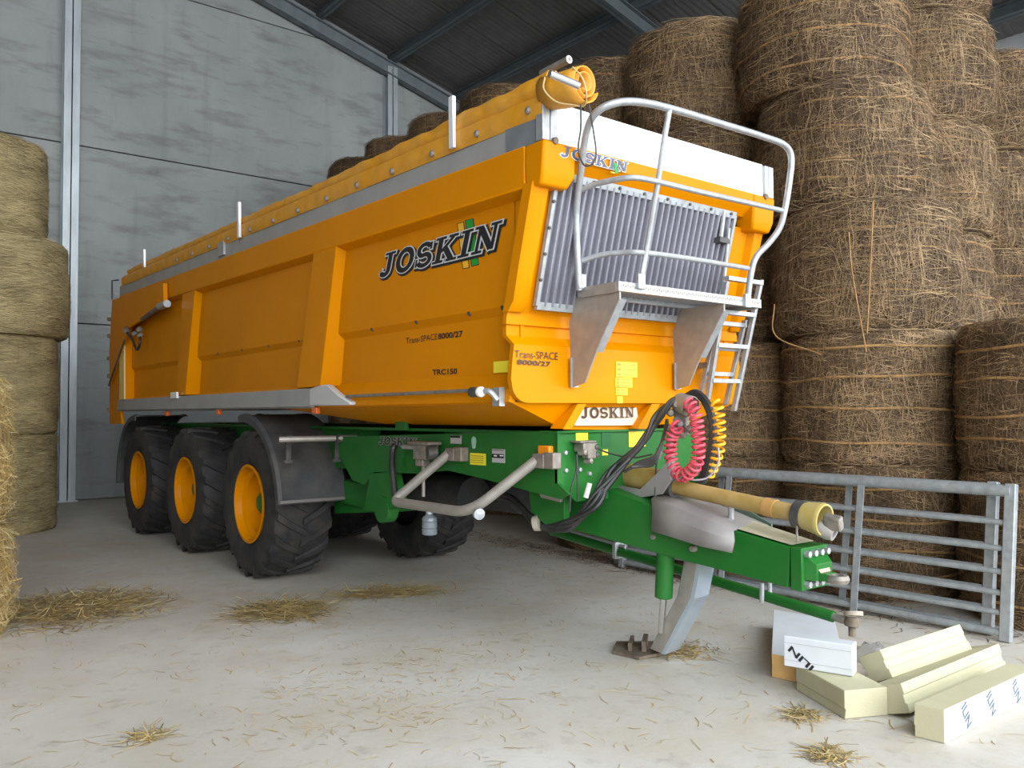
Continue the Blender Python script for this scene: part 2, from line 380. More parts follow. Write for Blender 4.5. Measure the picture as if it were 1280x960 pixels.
# ------------------------------------------------------------------ bales
def bale_mesh(name, r, h, mats, nstr, seed, tangent=0.0, L=(.12, .34), lift=.03, width=.0032, lump=.045, edge=.13, sag=.05, patch=.8, down=.35):
    rnd = random.Random(seed); so = Vector((seed*7.3, seed*3.1, seed*1.7))
    m = MB(); n = 56
    prof = []
    def rad(z, th):
        t = z/h; e = min(t, 1-t)*h; rr = r
        if e < edge: rr -= edge*(1 - math.sqrt(max(0, 1-(1-e/edge)**2)))*.75
        p = Vector((math.cos(th)*1.3, math.sin(th)*1.3, z*1.2)) + so
        q = Vector((math.cos(th)*4, math.sin(th)*4, z*5)) + so
        w_ = Vector((math.cos(th)*9, math.sin(th)*9, z*11)) - so
        return rr*(1 + lump*noise.noise(p)) + (.006 + lump*.5)*noise.noise(q) + lump*.35*noise.noise(w_) + sag*(.5-abs(t-.42))
    zs = [0, .02, .05, .09, .14] + [.14 + (h-.28)*k/12 for k in range(1, 12)] + [h-.14, h-.09, h-.05, h-.02, h]
    rings = [[(math.cos(2*PI*k/n)*rad(z, 2*PI*k/n), math.sin(2*PI*k/n)*rad(z, 2*PI*k/n), z) for k in range(n)] for z in zs]
    m.loft(rings, True, True)
    for i in range(nstr):
        th = rnd.uniform(0, 2*PI)
        if rnd.random() < .07:                 # flat top and bottom rims
            z = rnd.choice((0.01, h-.01)); rr = r*rnd.uniform(.75, 1.0)
        else:
            z = rnd.uniform(.01, h-.01); rr = None
        le = rnd.uniform(*L); a = rnd.gauss(0, .35) if rnd.random() < tangent else (rnd.gauss(-PI/2, .5) if rnd.random() < down else rnd.uniform(-PI, PI))
        bend = rnd.uniform(-1.4, 1.4)*(1-tangent*.8); w = width*rnd.uniform(.6, 1.5)
        up0 = rnd.uniform(-.004, lift*.4); up1 = up0 + rnd.uniform(-.01, lift); ls = []
        zc, tc = z, th; nseg = 3
        for s in range(nseg+1):
            tt = s/nseg; hh = up0 + (up1-up0)*tt + .012*math.sin(PI*tt)
            zz = min(max(zc, .0), h)
            rb = (rad(min(max(zz, .001), h-.001), tc) if rr is None else rr) + max(hh, .0025)
            c, sn = math.cos(tc), math.sin(tc)
            p = Vector((c*rb, sn*rb, zz))
            side = Vector((-sn*math.sin(a), c*math.sin(a), math.cos(a)))*w*.5
            ls.append((p - side, p + side))
            ds = le/nseg; tc += ds*math.cos(a)/r; zc += ds*math.sin(a); a += bend/nseg
        q = rnd.random() + patch*noise.noise(Vector((math.cos(th)*3.2, math.sin(th)*3.2, z*4.2)) + so*2)
        m.cur = 1 + (0 if q < .36 else 1 if q < .72 else 2)
        vs = [x for pr in ls for x in pr]
        m.add(vs, [(2*k, 2*k+1, 2*k+3, 2*k+2) for k in range(nseg)])
    o = m.build(name, mats, None, smooth=60)
    return o, rad
def twine_mesh(r, z, rad, seed, th=.011):
    rnd = random.Random(seed); m = MB(); n = 72; ph = rnd.uniform(0, 6); rings = []
    for k in range(n+1):
        t = 2*PI*k/n; zz = z + .012*math.sin(2*t+ph) + .008*math.sin(5*t+ph)
        q = rad(min(max(zz, .02), 9), t) + .020; c, s = math.cos(t), math.sin(t)
        rings.append([(c*(q+dx), s*(q+dx), zz+dz) for dx, dz in ((0, -th), (.009, -th*.5), (.009, th*.5), (0, th))])
    return m.loft(rings, True)
class Proto: pass
def make_proto(r, h, mats, nstr, seed, twines, label, cat='bale', group=None, name='straw_bale', **kw):
    o, rad = bale_mesh(name, r, h, mats, nstr, seed, **kw)
    p = Proto(); p.o = o; p.kids = []; p.used = False; p.c = o.location.copy(); p.h = h; p.name = name
    for i, z in enumerate(twines):
        t = twine_mesh(r, z, rad, seed*10+i).build('twine', TWINE, o, smooth=60); p.kids.append(t)
    return p
def place(p, x, y, z, rz, label, group, tilt=(0, 0)):
    if not p.used:
        p.used = True; o = p.o; kids = []
    else:
        o = p.o.copy(); col.objects.link(o)
        for k in p.kids:
            c = k.copy(); col.objects.link(c); c.parent = o
    rot = Matrix.Rotation(rz, 4, 'Z') @ Matrix.Rotation(tilt[0], 4, 'X') @ Matrix.Rotation(tilt[1], 4, 'Y')
    o.rotation_euler = rot.to_euler()
    c = rot @ Vector((p.c.x, p.c.y, 0))
    o.location = (x + c.x, y + c.y, z + p.c.z)
    tag(o, label, 'bale', group); return o
BM = [SB, S1, S2, S3]
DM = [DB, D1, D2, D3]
KW = [dict(lump=.04, sag=.08, lift=.05, edge=.10), dict(lump=.05, sag=.09, lift=.06, edge=.12, L=(.15, .45)), dict(lump=.045, sag=.05, lift=.05, edge=.07), dict(lump=.05, sag=.10, lift=.07, L=(.18, .55))]
TW = [(.18, .46, .72, .98), (.22, .40, .66, .90), (.15, .50, .80), (.30, .36, .68, .86)]
PA = [make_proto(.725, 1.10, BM, 15000, i+1, TW[i], '', **KW[i]) for i in range(4)]
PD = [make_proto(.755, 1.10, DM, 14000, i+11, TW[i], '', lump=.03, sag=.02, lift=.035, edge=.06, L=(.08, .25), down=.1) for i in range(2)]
rows = ['bottom one', 'second up', 'third up', 'fourth up', 'fifth up', 'topmost']
rb = random.Random(5)
colA = [(2.33, 2, 'the low stack behind the gate end post'), (3.90, 5, 'the front stack right of the ladder'), (5.47, 5, 'the second stack, behind the platform railing'),
        (7.04, 5, 'the third stack from the front'), (9.05, 5, 'the fourth stack from the front'), (10.62, 6, 'the fifth stack from the front'),
        (12.19, 6, 'the sixth stack from the front'), (13.76, 6, 'the seventh stack from the front'), (15.33, 6, 'the rearmost stack by the concrete wall')]
leanA = {3.90: [(0, 0), (0, 0), (-.02, .05), (.06, .26), (.1, .46)], 5.47: [(0, 0), (0, 0), (0, .12), (.02, .30), (.05, .34)]}
for y, n, where in colA:
    for k in range(n):
        dx, dy = leanA.get(y, [(0, 0)]*6)[k]
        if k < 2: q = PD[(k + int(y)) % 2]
        else: q = PA[rb.randrange(4)] if y != 3.90 else PA[(0, 0, 3, 1, 0)[k]]
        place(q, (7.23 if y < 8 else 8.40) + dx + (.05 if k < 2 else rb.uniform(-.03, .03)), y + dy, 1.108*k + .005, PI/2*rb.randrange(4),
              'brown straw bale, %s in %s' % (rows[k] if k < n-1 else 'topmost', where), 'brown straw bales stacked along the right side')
for x, y, n, where in ((8.86, 4.32, 6, 'the second rank stack right of the front stack'), (10.52, 4.25, 5, 'the rear rank stack at the right edge')):
    for k in range(n):
        place(PA[rb.randrange(4)], x + rb.uniform(-.02, .02), y + rb.uniform(-.06, .06), 1.108*k + .005, PI/2*rb.randrange(4),
              'straw bale, %s in %s' % (rows[k] if k < n-1 else 'topmost', where), 'brown straw bales stacked along the right side')
HM = [NB, N1, N2, N3]
PH = [make_proto(.98, 1.30, HM, 9000, 21, (), '', name='hay_bale', tangent=.93, lump=.02, sag=.03, lift=.014, edge=.07, L=(.10, .35)),
      make_proto(1.05, 1.30, HM, 9000, 22, (), '', name='hay_bale', tangent=.93, lump=.025, sag=.06, lift=.014, edge=.09, L=(.10, .35))]
hl = ['pale tightly wound hay bale standing on the floor, bottom of the left rear stack', 'pale tightly wound hay bale, second up in the left rear stack',
      'wide pale hay bale overhanging the one below, third up in the left rear stack', 'pale hay bale with a worn rim, topmost of the left rear stack']
zz = 0.0
for k, (q, x) in enumerate(((0, 1.42), (0, 1.42), (1, 1.46), (0, 1.26))):
    place(PH[q], x, 13.4, zz + .004, (0, PI/2, PI, PI/2)[k], hl[k], 'pale hay bales stacked against the rear wall'); zz += 1.305 if k < 2 else 1.30
FM = [mat('golden_bale_body', (0.368, 0.248, 0.088), 0.9, vary=0.5, vscale=9, bump=1.0, bscale=45), G1, N1, G2]
PF = [make_proto(.86, .80, FM, 16000, 31, (), '', name='straw_bale', lump=.03, sag=.05, lift=.10, L=(.1, .3)), 
      make_proto(.86, 1.03, FM, 20000, 32, (), '', name='straw_bale', lump=.03, sag=.05, lift=.10, L=(.1, .3))]
place(PF[0], .06, 7.2, .004, 0, 'golden straw bale on the floor at the left edge, lower of two', 'golden straw bales at the left edge')
place(PF[1], .04, 7.2, .806, PI/2, 'golden straw bale at the left edge, resting on a lower one', 'golden straw bales at the left edge')

# loose strings hanging down the front stack
for (x0, y0), (x1, y1), (x2, y2), k in (((1061, 290), (1066, 345), (1083, 440), 1), ((1092, 250), (1088, 340), (1084, 416), 2), ((968, 380), (970, 420), (1026, 443), 3)):
    pts = spline([sx(a, b, 6.34) + Vector((.0, 0, 0)) for a, b in ((x0, y0), (x1, y1), (x2, y2))], 8)
    host = [o for o in col.objects if o.get('label', '').startswith('brown straw bale, third up in the front stack')][0]
    WPOS[host.name] = host.location.copy()
    t_ = MB().tube(pts, .006, 5).build('loose_twine', TWINE, None, smooth=60); mw_ = t_.location.copy()
    t_.parent = host; t_.matrix_parent_inverse = (Matrix.Translation(host.location) @ host.rotation_euler.to_matrix().to_4x4()).inverted()
# loose straw on the floor
def straw_heap(name, cx, cy, rx, ry, ang, n, seed, label, hgt=.05, L=(.08, .30), mats=(G1, G2, N1, N3), w=.005, gauss=True):
    rnd = random.Random(seed); m = MB(); ca, sa = math.cos(ang), math.sin(ang)
    for i in range(n):
        u, v = (rnd.gauss(0, .42), rnd.gauss(0, .42)) if gauss else (rnd.uniform(-1, 1), rnd.uniform(-1, 1))
        d = math.hypot(u, v)
        if d > 1.15 and gauss: continue
        x = cx + (u*rx*ca - v*ry*sa); y = cy + (u*rx*sa + v*ry*ca)
        z = .003 + (max(0, 1-d)*hgt*rnd.random() if gauss else 0)
        a = rnd.uniform(0, 2*PI); le = rnd.uniform(*L); b = rnd.uniform(-.8, .8); ls = []; ww = w*rnd.uniform(.6, 1.4)*.5; sl_ = rnd.uniform(-.2, .2)*(1 if gauss else .1)
        for s in range(3):
            side = Vector((-math.sin(a), math.cos(a), rnd.uniform(-.3, .3)))*ww
            p = Vector((x, y, max(.003, z + sl_*le*s/2)))
            ls += [p - side, p + side]; x += le/2*math.cos(a); y += le/2*math.sin(a); a += b
        m.cur = rnd.randrange(4)
        ls = [Vector((q.x, q.y, max(.0015, q.z))) for q in ls]
        m.add(ls, [(0, 1, 3, 2), (2, 3, 5, 4)])
    o = m.build(name, list(mats), None, smooth=0); tag(o, label, 'straw', kind='stuff'); return o
p = sz(95, 760); straw_heap('loose_straw', p.x, p.y, .75, .75, .6, 2600, 1, 'loose straw spread on the floor beside the golden bale at left', .04)
p = sz(352, 764); straw_heap('loose_straw', p.x, p.y, .40, .42, .8, 1200, 2, 'small loose straw heap on the floor before the nearest wheel', .035)
p = sz(487, 742); straw_heap('loose_straw', p.x, p.y, .22, .55, 1.1, 800, 3, 'narrow streak of straw on the floor in front of the axle', .04, mats=(N1, N2, G1, G2))
p = sz(185, 921); straw_heap('loose_straw', p.x, p.y, .10, .10, .8, 90, 4, 'wisp of straw on the pale floor at bottom left', .01, L=(.05, .16))
p = sz(1005, 895); straw_heap('loose_straw', p.x, p.y, .14, .12, .8, 160, 5, 'straw wisps on the floor in front of the foam blocks', .02, L=(.04, .14))
p = sz(1035, 945); straw_heap('loose_straw', p.x, p.y, .13, .10, .8, 160, 6, 'straw wisps on the floor at the bottom edge, right of centre', .02, L=(.04, .14))
p = sz(838, 818); straw_heap('loose_straw', p.x+.1, p.y-.05, .26, .22, .4, 260, 7, 'chaff caught around the foot of the parking stand', .03, L=(.03, .12))
straw_heap('straw_litter', 3.0, 4.9, 3.4, 3.2, 0, 1500, 8, 'scattered single straws littering the concrete floor', 0, L=(.03, .15), gauss=False, w=.004, mats=(N1, N2, G1, G2))
p = sz(490, 860); straw_heap('straw_litter', p.x, p.y, 1.5, 1.0, 0.3, 420, 9, 'short straw scraps on the bright floor in front of the trailer', 0.003, L=(.02, .09), w=.004, mats=(N2, G2, G1, N1))
straw_heap('straw_litter', 6.3, 5.6, .35, 5.2, 0, 2600, 10, 'straw litter along the foot of the brown bales', .02, L=(.04, .2), mats=(S1, S2, S3, S3))

# ------------------------------------------------------------------ gates
def make_gate():
    root = empty('steel_gate', (6.14, 2.40, 0), 'front galvanised farm gate leaning on straw bales behind the foam blocks', 'gate', 'farm gates leaning on the bales')
    yb, ye = 2.40, 5.95; lean = .155
    P = lambda y, z: Vector((6.14 + lean*z, y, z))
    nx = Vector((1, 0, -lean)).normalized(); upv = Vector((lean, 0, 1)).normalized()
    H = 1.045
    for y, w in ((yb, .036), (ye, .030)):
        MB().obox(P(y, .525), nx*.028, (0, w, 0), upv*.53).build('end_post', GALVG, root, bevel=.006)
    for y in (3.47, 4.72):
        MB().obox(P(y, .49) - nx*.03, nx*.007, (0, .026, 0), upv*.49).build('upright_strap', GALVG, root)
    MB().tube([P(yb, H-.045), P(ye, H-.045)], .042, 14).build('top_rail', GALVG, root)
    for z in (.055, .185, .315, .455, .61, .785):
        MB().tube([P(yb, z), P(ye, z)], .020 if z > .1 else .026, 10).build('rail', GALVG, root)
    return root
def copy_tree(o, parent=None):
    c = o.copy(); col.objects.link(c)
    if parent: c.parent = parent
    for ch in list(o.children): copy_tree(ch, c)
    return c
g1 = make_gate()
g2 = copy_tree(g1); g2.location = (6.24, 2.555, 0)
tag(g2, 'rear galvanised farm gate, mostly hidden behind the front gate and against the bales', 'gate', 'farm gates leaning on the bales')

# ------------------------------------------------------------------ foam blocks
def block(name, A, B, C, h, prof, mats, label, group, faces=None, lift=0.0):
    """A near bottom corner, B along the length, C along the width; prof: list of (t across 0..1, z 0..1, material index of the strip leaving it)"""
    A, B, C = Vector(A), Vector(B), Vector(C)
    u = (B-A); w = (C-A); n = u.cross(w).normalized(); 
    if n.z < 0: n = -n
    m = MB(); k = len(prof)
    a = [A + w*t + n*(z*h) for t, z, _ in prof]; b = [p + u for p in a]
    m.v = [tuple(p) for p in a + b]
    m.f = [tuple(range(k)), tuple(range(k, 2*k))[::-1]]; m.m = [0, 0]
    for i in range(k):
        j = (i+1) % k; m.f.append((i, k+i, k+j, j)); m.m.append(prof[i][2])
    o = m.build(name, mats, None, smooth=0, bevel=.004); 
    bm_fix(o); tag(o, label, 'foam block', group); return o, (A, u, w, n)
def bm_fix(o):
    import bmesh
    b = bmesh.new(); b.from_mesh(o.data); bmesh.ops.recalc_face_normals(b, faces=b.faces); b.to_mesh(o.data); b.free()
def text(name, s, org, u, v, width, height, material, parent, off=.0025, bold=.0):
    """flat printed lettering on the plane (org, u, v)"""
    cu = bpy.data.curves.new('t', 'FONT'); cu.body = s; cu.size = 1; cu.offset = bold; cu.resolution_u = 3
    to = bpy.data.objects.new('t', cu); col.objects.link(to)
    bpy.context.view_layer.update()
    me = bpy.data.meshes.new_from_object(to.evaluated_get(bpy.context.evaluated_depsgraph_get()))
    bpy.data.objects.remove(to); bpy.data.curves.remove(cu)
    X = [q.co.x for q in me.vertices]; Yv = [q.co.y for q in me.vertices]
    x0, x1, y0, y1 = min(X), max(X), min(Yv), max(Yv)
    u, v = Vector(u).normalized(), Vector(v).normalized(); n = u.cross(v)
    m = MB(); org = Vector(org)
    m.add([org + u*((q.co.x-x0)/(x1-x0)*width) + v*((q.co.y-y0)/(y1-y0)*height) + n*off for q in me.vertices], [tuple(f.vertices) for f in me.polygons])
    bpy.data.meshes.remove(me)
    return m.build(name, material, parent, smooth=0)
GB = 'offcuts of insulation board on the floor'
RECT = [(0, 0, 0), (1, 0, 0), (1, 1, 1), (0, 1, 1)]
STEP = [(0, 0, 0), (1, 0, 0), (1, .32, 0), (.94, .34, 0), (.94, .62, 0), (1, .64, 0), (1, 1, 0), (0, 1, 0), (0, .64, 0), (.05, .62, 0), (.05, .34, 0), (0, .32, 0)]
# long front block with foil side and blue print
o6, (A, u, w, n) = block('insulation_block', (4.060, 1.862, 0.002), (5.10, 1.846, 0.002), (4.040, 1.992, 0.002), .155,
    [(0, 0, 0), (1, 0, 0), (1, .35, 0), (1.03, .36, 0), (1.03, .62, 0), (1, .64, 0), (1, 1, 0), (0, 1, 1)], [FOAM, FOAMW],
    'longest foam block with blue printed lettering, nearest at the bottom right', GB)
ud = u.normalized()
for dx in (.15, .42, .72):
    text('lettering', 'UNILIN'[2:], A + ud*(dx+.02) + n*.125, (ud*.45 - n*.9), (ud*.9 + n*.45), .125, .055, BLUEI, o6, bold=.01)
# flat lying board with white facing
h1 = .135
A = sz(965, 846, 0.002); Bt = sz(967, 762, h1); Rt = sz(1043, 775, h1)
B1 = Vector((Bt.x, Bt.y, .002)); wv = Vector((Rt.x - Bt.x, Rt.y - Bt.y, 0))
o1, _ = block('insulation_block', A, B1, A + wv, h1, [(0, 0, 0), (1, 0, 0), (1, .5, 0), (.985, .52, 0), (1, .54, 0), (1, 1, 1), (0, 1, 0), (0, .54, 0), (.015, .52, 0), (0, .5, 0)],
   [FOAMO, FOAMW], 'white topped board with orange edges lying at the back of the foam pile', GB)
# low block in front
A = sz(1056, 899, .002); B3 = sz(995, 862, .002); C3 = sz(1110, 894, .002)
o3, (A, u, w, n) = block('insulation_block', A, B3, C3, .142, [(0, 0, 0), (1, 0, 0), (1, 1, 0), (.02, 1, 0), (0, .98, 0), (0, .36, 0), (.03, .33, 0)], [FOAM, FOAMW],
   'short cream foam block lying flat under the white upright one', GB)
text('lettering', 'U', A + w*.86 + u*.42 + n*.143, -u.normalized(), -w.normalized() if u.cross(w).z < 0 else w.normalized(), .03, .06, BLUEI, o3)
# upright white block on top of it, lettering upside down
zb = .147
P = sz(980, 832, zb); Q = sz(1066, 846, zb); ux = (Q-P); back = Vector((-ux.y, ux.x, 0)).normalized()
o2, (A, u, w, n) = block('insulation_block', P, Q, P + back*.10, .165, [(0, 0, 0), (1, 0, 0), (1, 1, 0), (.06, 1, 1), (0, .97, 1)], [FOAMW, FOAMW],
   'white foil faced block standing on edge with upside down black lettering', GB)
un = u.normalized(); tu = (-un*.78 + n*.62); tv = (-un*.62 - n*.78)
text('lettering', 'ILIN', P + un*.165 + n*.020, tu, tv, .155, .036, INK, o2, bold=.03)
m = MB()
for zq in (.035, .13): m.obox(P + u*.5 + n*zq - back*.001, u*.5, n*.0012, back*.001)
m.build('printed_line', LGREY, o2, smooth=0)
# block 5 and the rolled block 4 leaning on it
def rolled(name, S, E_, wd, ht, roll, label, prof=STEP, mats=None):
    d = (E_-S); dn = d.normalized(); a = Vector((-dn.y, dn.x, 0)).normalized(); b = dn.cross(a)
    if b.z < 0: b = -b
    c, s = math.cos(roll), math.sin(roll)
    w_ = a*c + b*s; n_ = b*c - a*s
    m = MB(); k = len(prof)
    pa = [S + w_*((t-.5)*wd) + n_*((z-.5)*ht) for t, z, _ in prof]; pb = [p + d for p in pa]
    m.v = [tuple(p) for p in pa+pb]; m.f = [tuple(range(k)), tuple(range(k, 2*k))[::-1]] + [(i, k+i, k+(i+1) % k, (i+1) % k) for i in range(k)]; m.m = [0]*len(m.f)
    o = m.build(name, mats or [FOAM], None, smooth=0, bevel=.004); bm_fix(o); tag(o, label, 'foam block', GB); return o
rolled('insulation_block', sz(1113, 874, .085), sz(1236, 822, .10), .17, .145, R(-18), 'cream grooved block lying behind the longest one, second from the right')
rolled('insulation_block', sz(1094, 834, .17), sz(1194, 800, .19), .15, .15, R(-28), 'cream block tilted on top of the pile, leaning on the grooved block')
m = MB(); rnd = random.Random(3); n_ = 14
P = sz(1088, 822, 0); grid = [[Vector((P.x + (i/n_-.5)*.34, P.y + (j/n_-.5)*.30, max(.004, .10*math.exp(-((i/n_-.5)**2+(j/n_-.5)**2)*9) + .045*noise.noise((i*.55, j*.55, 3.3))))) for i in range(n_)] for j in range(n_)]
m.loft(grid, False); tag(m.build('plastic_film', FILM, None, smooth=30), 'crumpled clear plastic film on the floor behind the foam blocks', 'film')

# ------------------------------------------------------------------ the trailer
CX = 4.11                                       # centre line
T = empty('tipping_trailer', (CX, 7.5, 0), 'large yellow three axle tipping trailer with green chassis and drawbar on a stand', 'trailer')
XS, XO = 3.02, 5.20                             # outer faces left and right
def mir(x): return 2*CX - x
def zslope(y): return 0.0150*(y - 3.5)
YE = 12.55
def side(sgn):                                  # X on the left, mirrored on the right
    return (lambda x: x) if sgn > 0 else mir
def ysweep(m, prof, y0, y1, slope_top=None):    # closed profile (x, z) swept along Y
    a = [(x, y0, z + (zslope(y0) if z > 2.5 else 0)) for x, z in prof]; b = [(x, y1, z + (zslope(y1) if z > 2.5 else 0)) for x, z in prof]
    return m.loft([a, b], True, True)
def yf(z):                                      # front wall plane
    return 3.63 + .274*(2.83 - z) if z > 2.2 else 3.80
for sgn in (1, -1):
    X = side(sgn)
    # recessed side sheet with its folds
    pr = [(3.10, 2.86), (3.10, 2.195), (3.135, 2.145), (3.135, 1.795), (3.06, 1.70), (3.045, 1.62), (3.09, 1.62), (3.16, 1.80), (3.16, 2.86)]
    mu = MB().prism([(X(3.10), yf(2.86)+.02, 2.86), (X(3.10), 3.85, 2.86), (X(3.10), 3.85, 2.20), (X(3.10), 3.825, 2.20)], (X(3.15)-X(3.10), 0, 0))
    ysweep(mu, [(X(x), z) for x, z in pr], 3.845, YE).build('side_wall', YELLOW, T, smooth=20)
    # top beam
    pb = [(3.02, 3.075), (3.02, 2.835), (3.10, 2.80), (3.15, 2.80), (3.15, 3.075)]
    ysweep(MB(), [(X(x), z) for x, z in pb], 3.662, YE).build('top_beam', YELLOW, T, bevel=.008, smooth=20)
    # ribs
    for (yt0, yt1, yb0, yb1) in ((5.99, 6.40, 6.28, 6.72), (9.37, 9.80, 9.68, 10.02)):
        zt, zb_ = 2.87 + zslope(yt0)*.6, 1.775
        m = MB(); fw = .05
        out_t = [(X(3.025), yt0, zt), (X(3.025), yt1, zt)]; out_b = [(X(3.025), yb0, zb_), (X(3.025), yb1, zb_)]
        in_t = [(X(3.14), yt0-fw, zt), (X(3.14), yt1+fw, zt)]; in_b = [(X(3.14), yb0-fw*3.2, zb_), (X(3.14), yb1+fw, zb_)]
        m.loft([[in_t[0], out_t[0], out_t[1], in_t[1]], [in_b[0], out_b[0], out_b[1], in_b[1]]], True, True)
        m.build('side_rib', YELLOW, T, bevel=.006, smooth=20)
    # front corner flange of the side wall and rear post
    m = MB().box((min(X(3.02), X(3.14)), 12.20, 1.62), (max(X(3.02), X(3.14)), YE, 2.93)); m.build('rear_post', YELLOW, T, bevel=.006)
    # grey extension board
    pg = [(3.035, 3.075), (3.035, 3.215), (3.07, 3.215), (3.07, 3.075)]
    ysweep(MB(), [(X(x), z) for x, z in pg], 3.84, YE+.05).build('side_board', GREYB, T, smooth=0)
    m = MB(); ysweep(m, [(X(x), z) for x, z in ((3.028, 3.07), (3.028, 3.22), (3.08, 3.22), (3.08, 3.07))], 3.57, 3.84); m.build('corner_plate', mat('corner_steel', (.24, .26, .28), .5, .4, vary=.12), T, smooth=0)
    # bolts of the fold
    if sgn > 0:
        for px, py in ((630, 384.7), (588, 392), (522, 402.5), (466.5, 411.5), (419, 419), (375, 425.5), (337, 432), (304, 437), (274, 442), (247.5, 446), (200, 454)):
            p = sx(px, py, 3.116); MB().lathe([(0.0, -.016), (.014, -.016), (.017, 0), (.017, .01)], p, (1, 0, 0), 10).build('bolt', BPLAST, T)
# side skirt and its flared nose
ysweep(MB(), [(3.015, 1.765), (3.0, 1.62), (3.04, 1.60), (3.10, 1.62), (3.10, 1.765)], 6.40, YE).build('side_skirt', GREYB, T, bevel=.004)
m = MB(); m.prism([(3.0, 6.42, 1.62), (3.0, 6.42, 1.765), (2.985, 6.2, 1.785), (2.97, 6.05, 1.785), (2.985, 5.88, 1.70), (3.0, 5.72, 1.645), (3.0, 5.72, 1.62)], (.06, 0, 0))
m.build('skirt_nose', mat('pale_grey_plastic', (.55, .55, .55), .4), T, bevel=.012, smooth=40)
ysweep(MB(), [(mir(3.0), 1.765), (mir(3.0), 1.62), (mir(3.1), 1.62), (mir(3.1), 1.765)], 5.8, YE).build('side_skirt', GREYB, T)
m = MB(); p = sx(218, 494, 3.0); m.obox(p, (.012, 0, 0), (0, .11, 0), (0, 0, .035)); m.build('reflector', LAMPW, T, label='small white reflector on the grey skirt')
for px, py in ((209, 517), (273.5, 515), (395, 513)):
    p = sx(px, py, 3.05); m = MB(); m.obox(p + Vector((0, 0, .045)), (.012, 0, 0), (0, .03, 0), (0, 0, .05)); m.build('lamp_bracket', BPLAST, T)
    MB().obox(p, (.02, 0, 0), (0, .045, 0), (0, 0, .028)).build('marker_lamp', REDL, T, bevel=.008)
# rod along the lower side and the front position lamp
a = sx(433, 495.6, 3.02); b = sx(602, 487.5, 3.02)
MB().tube([a, b], .012, 8).build('side_rod', DSTEEL, T)
lamp_c = sx(597, 490, 2.93)
m = MB(); m.tube([lamp_c + Vector((0, .06, 0)), lamp_c + Vector((0, -.02, 0))], .03, 16); lb = m.build('position_lamp', BPLAST, T)
MB().lathe([(.031, 0), (.031, -.02), (.02, -.032), (0, -.035)], lamp_c + Vector((0, -.02, 0)), (0, 1, 0), 16).build('lamp_lens', LAMPW, lb)
p1 = sx(612, 488, 2.95); p2 = sx(622, 500, 2.99); 
MB().tube(fillet([lamp_c, p1, p2], .03), .017, 8).build('lamp_arm', GALV, T)
m = MB(); p = sx(623, 496, 3.03); m.obox(p, (.02, 0, 0), (0, .035, 0), (0, 0, .055)); m.build('lamp_bracket', GALV, T)

# ---- front wall
m = MB()
outl = []                                        # half outline of the front plate, left side going down: (x, z)
L_ = [(3.03, 2.86), (3.035, 2.50), (3.045, 2.20), (3.03, 2.145), (3.02, 2.10), (3.02, 2.075), (3.035, 2.07), (3.035, 2.01), (3.05, 1.955), (3.035, 1.85), (3.025, 1.75)]
cr = .12
for k in range(7):
    t = k/6*PI/2; L_.append((3.03 + cr - cr*math.cos(t), 1.735 - cr*math.sin(t)))
zs_f = lambda z: (yf(z) + (.035 if 2.145 >= z > 2.07 else .055 if 2.07 >= z > 2.0 else .02 if 2.0 >= z > 1.96 else 0))
rows_ = [[(x, zs_f(z), z), (mir(x), zs_f(z), z)] for x, z in L_]
m.loft(rows_, False)
m.loft([[(x, y+.035, z) for x, y, z in r] for r in rows_], False)
for s in (0, 1):
    e = [r[s] for r in rows_]; m.loft([[p, (p[0], p[1]+.035, p[2])] for p in e], False)
e = rows_[-1]; m.loft([e, [(x, y+.035, z) for x, y, z in e]], False)
front = m.build('front_wall', YELLOW, T, smooth=25)
# side returns and raised front posts (pressed sheet)
for sgn in (1, -1):
    X = side(sgn)
    m = MB(); r0 = []
    for z in (2.86, 2.6, 2.4, 2.2):
        y = yf(z); r0.append([(X(3.02), y+.05, z), (X(3.02), y-.03, z), (X(3.045), y-.045, z), (X(3.135 - .02*(2.86-z)), y-.045, z), (X(3.165 - .035*(2.86-z)), y+.0, z)])
    r0.append([(X(3.02), 3.87, 2.145), (X(3.02), 3.82, 2.145), (X(3.04), 3.81, 2.145), (X(3.10), 3.81, 2.145), (X(3.13), 3.815, 2.145)])
    m.loft(r0, False); m.build('front_post', YELLOW, T, smooth=50)
    # corner gusset block under the top
    m = MB(); a_, b_ = (3.02, 3.27) if sgn > 0 else (4.955, 5.20)
    xi = 3.27 if sgn > 0 else 4.955; xo = 3.02 if sgn > 0 else 5.2; q = .035 if sgn > 0 else -.035
    m.loft([[(xo, 3.49, 3.075), (xi, 3.49, 3.075), (xi, 3.66, 3.075), (xo, 3.66, 3.075)], [(xo, 3.505, 2.90), (xi, 3.505, 2.90), (xi, 3.66, 2.90), (xo, 3.66, 2.90)],
            [(xo+q*.3, 3.535, 2.83), (xi-q, 3.535, 2.83), (xi-q, 3.66, 2.83), (xo+q*.3, 3.66, 2.83)]], True, True)
    m.build('corner_block', YELLOW, T, bevel=.014, smooth=30)
m = MB(); m.loft([[(3.25, y, z), (4.97, y, z)] for y, z in ((3.64, 3.075), (3.50, 3.075), (3.505, 3.00), (3.585, 2.925), (3.66, 2.92))], False); m.build('front_beam', YELLOW, T, smooth=20)
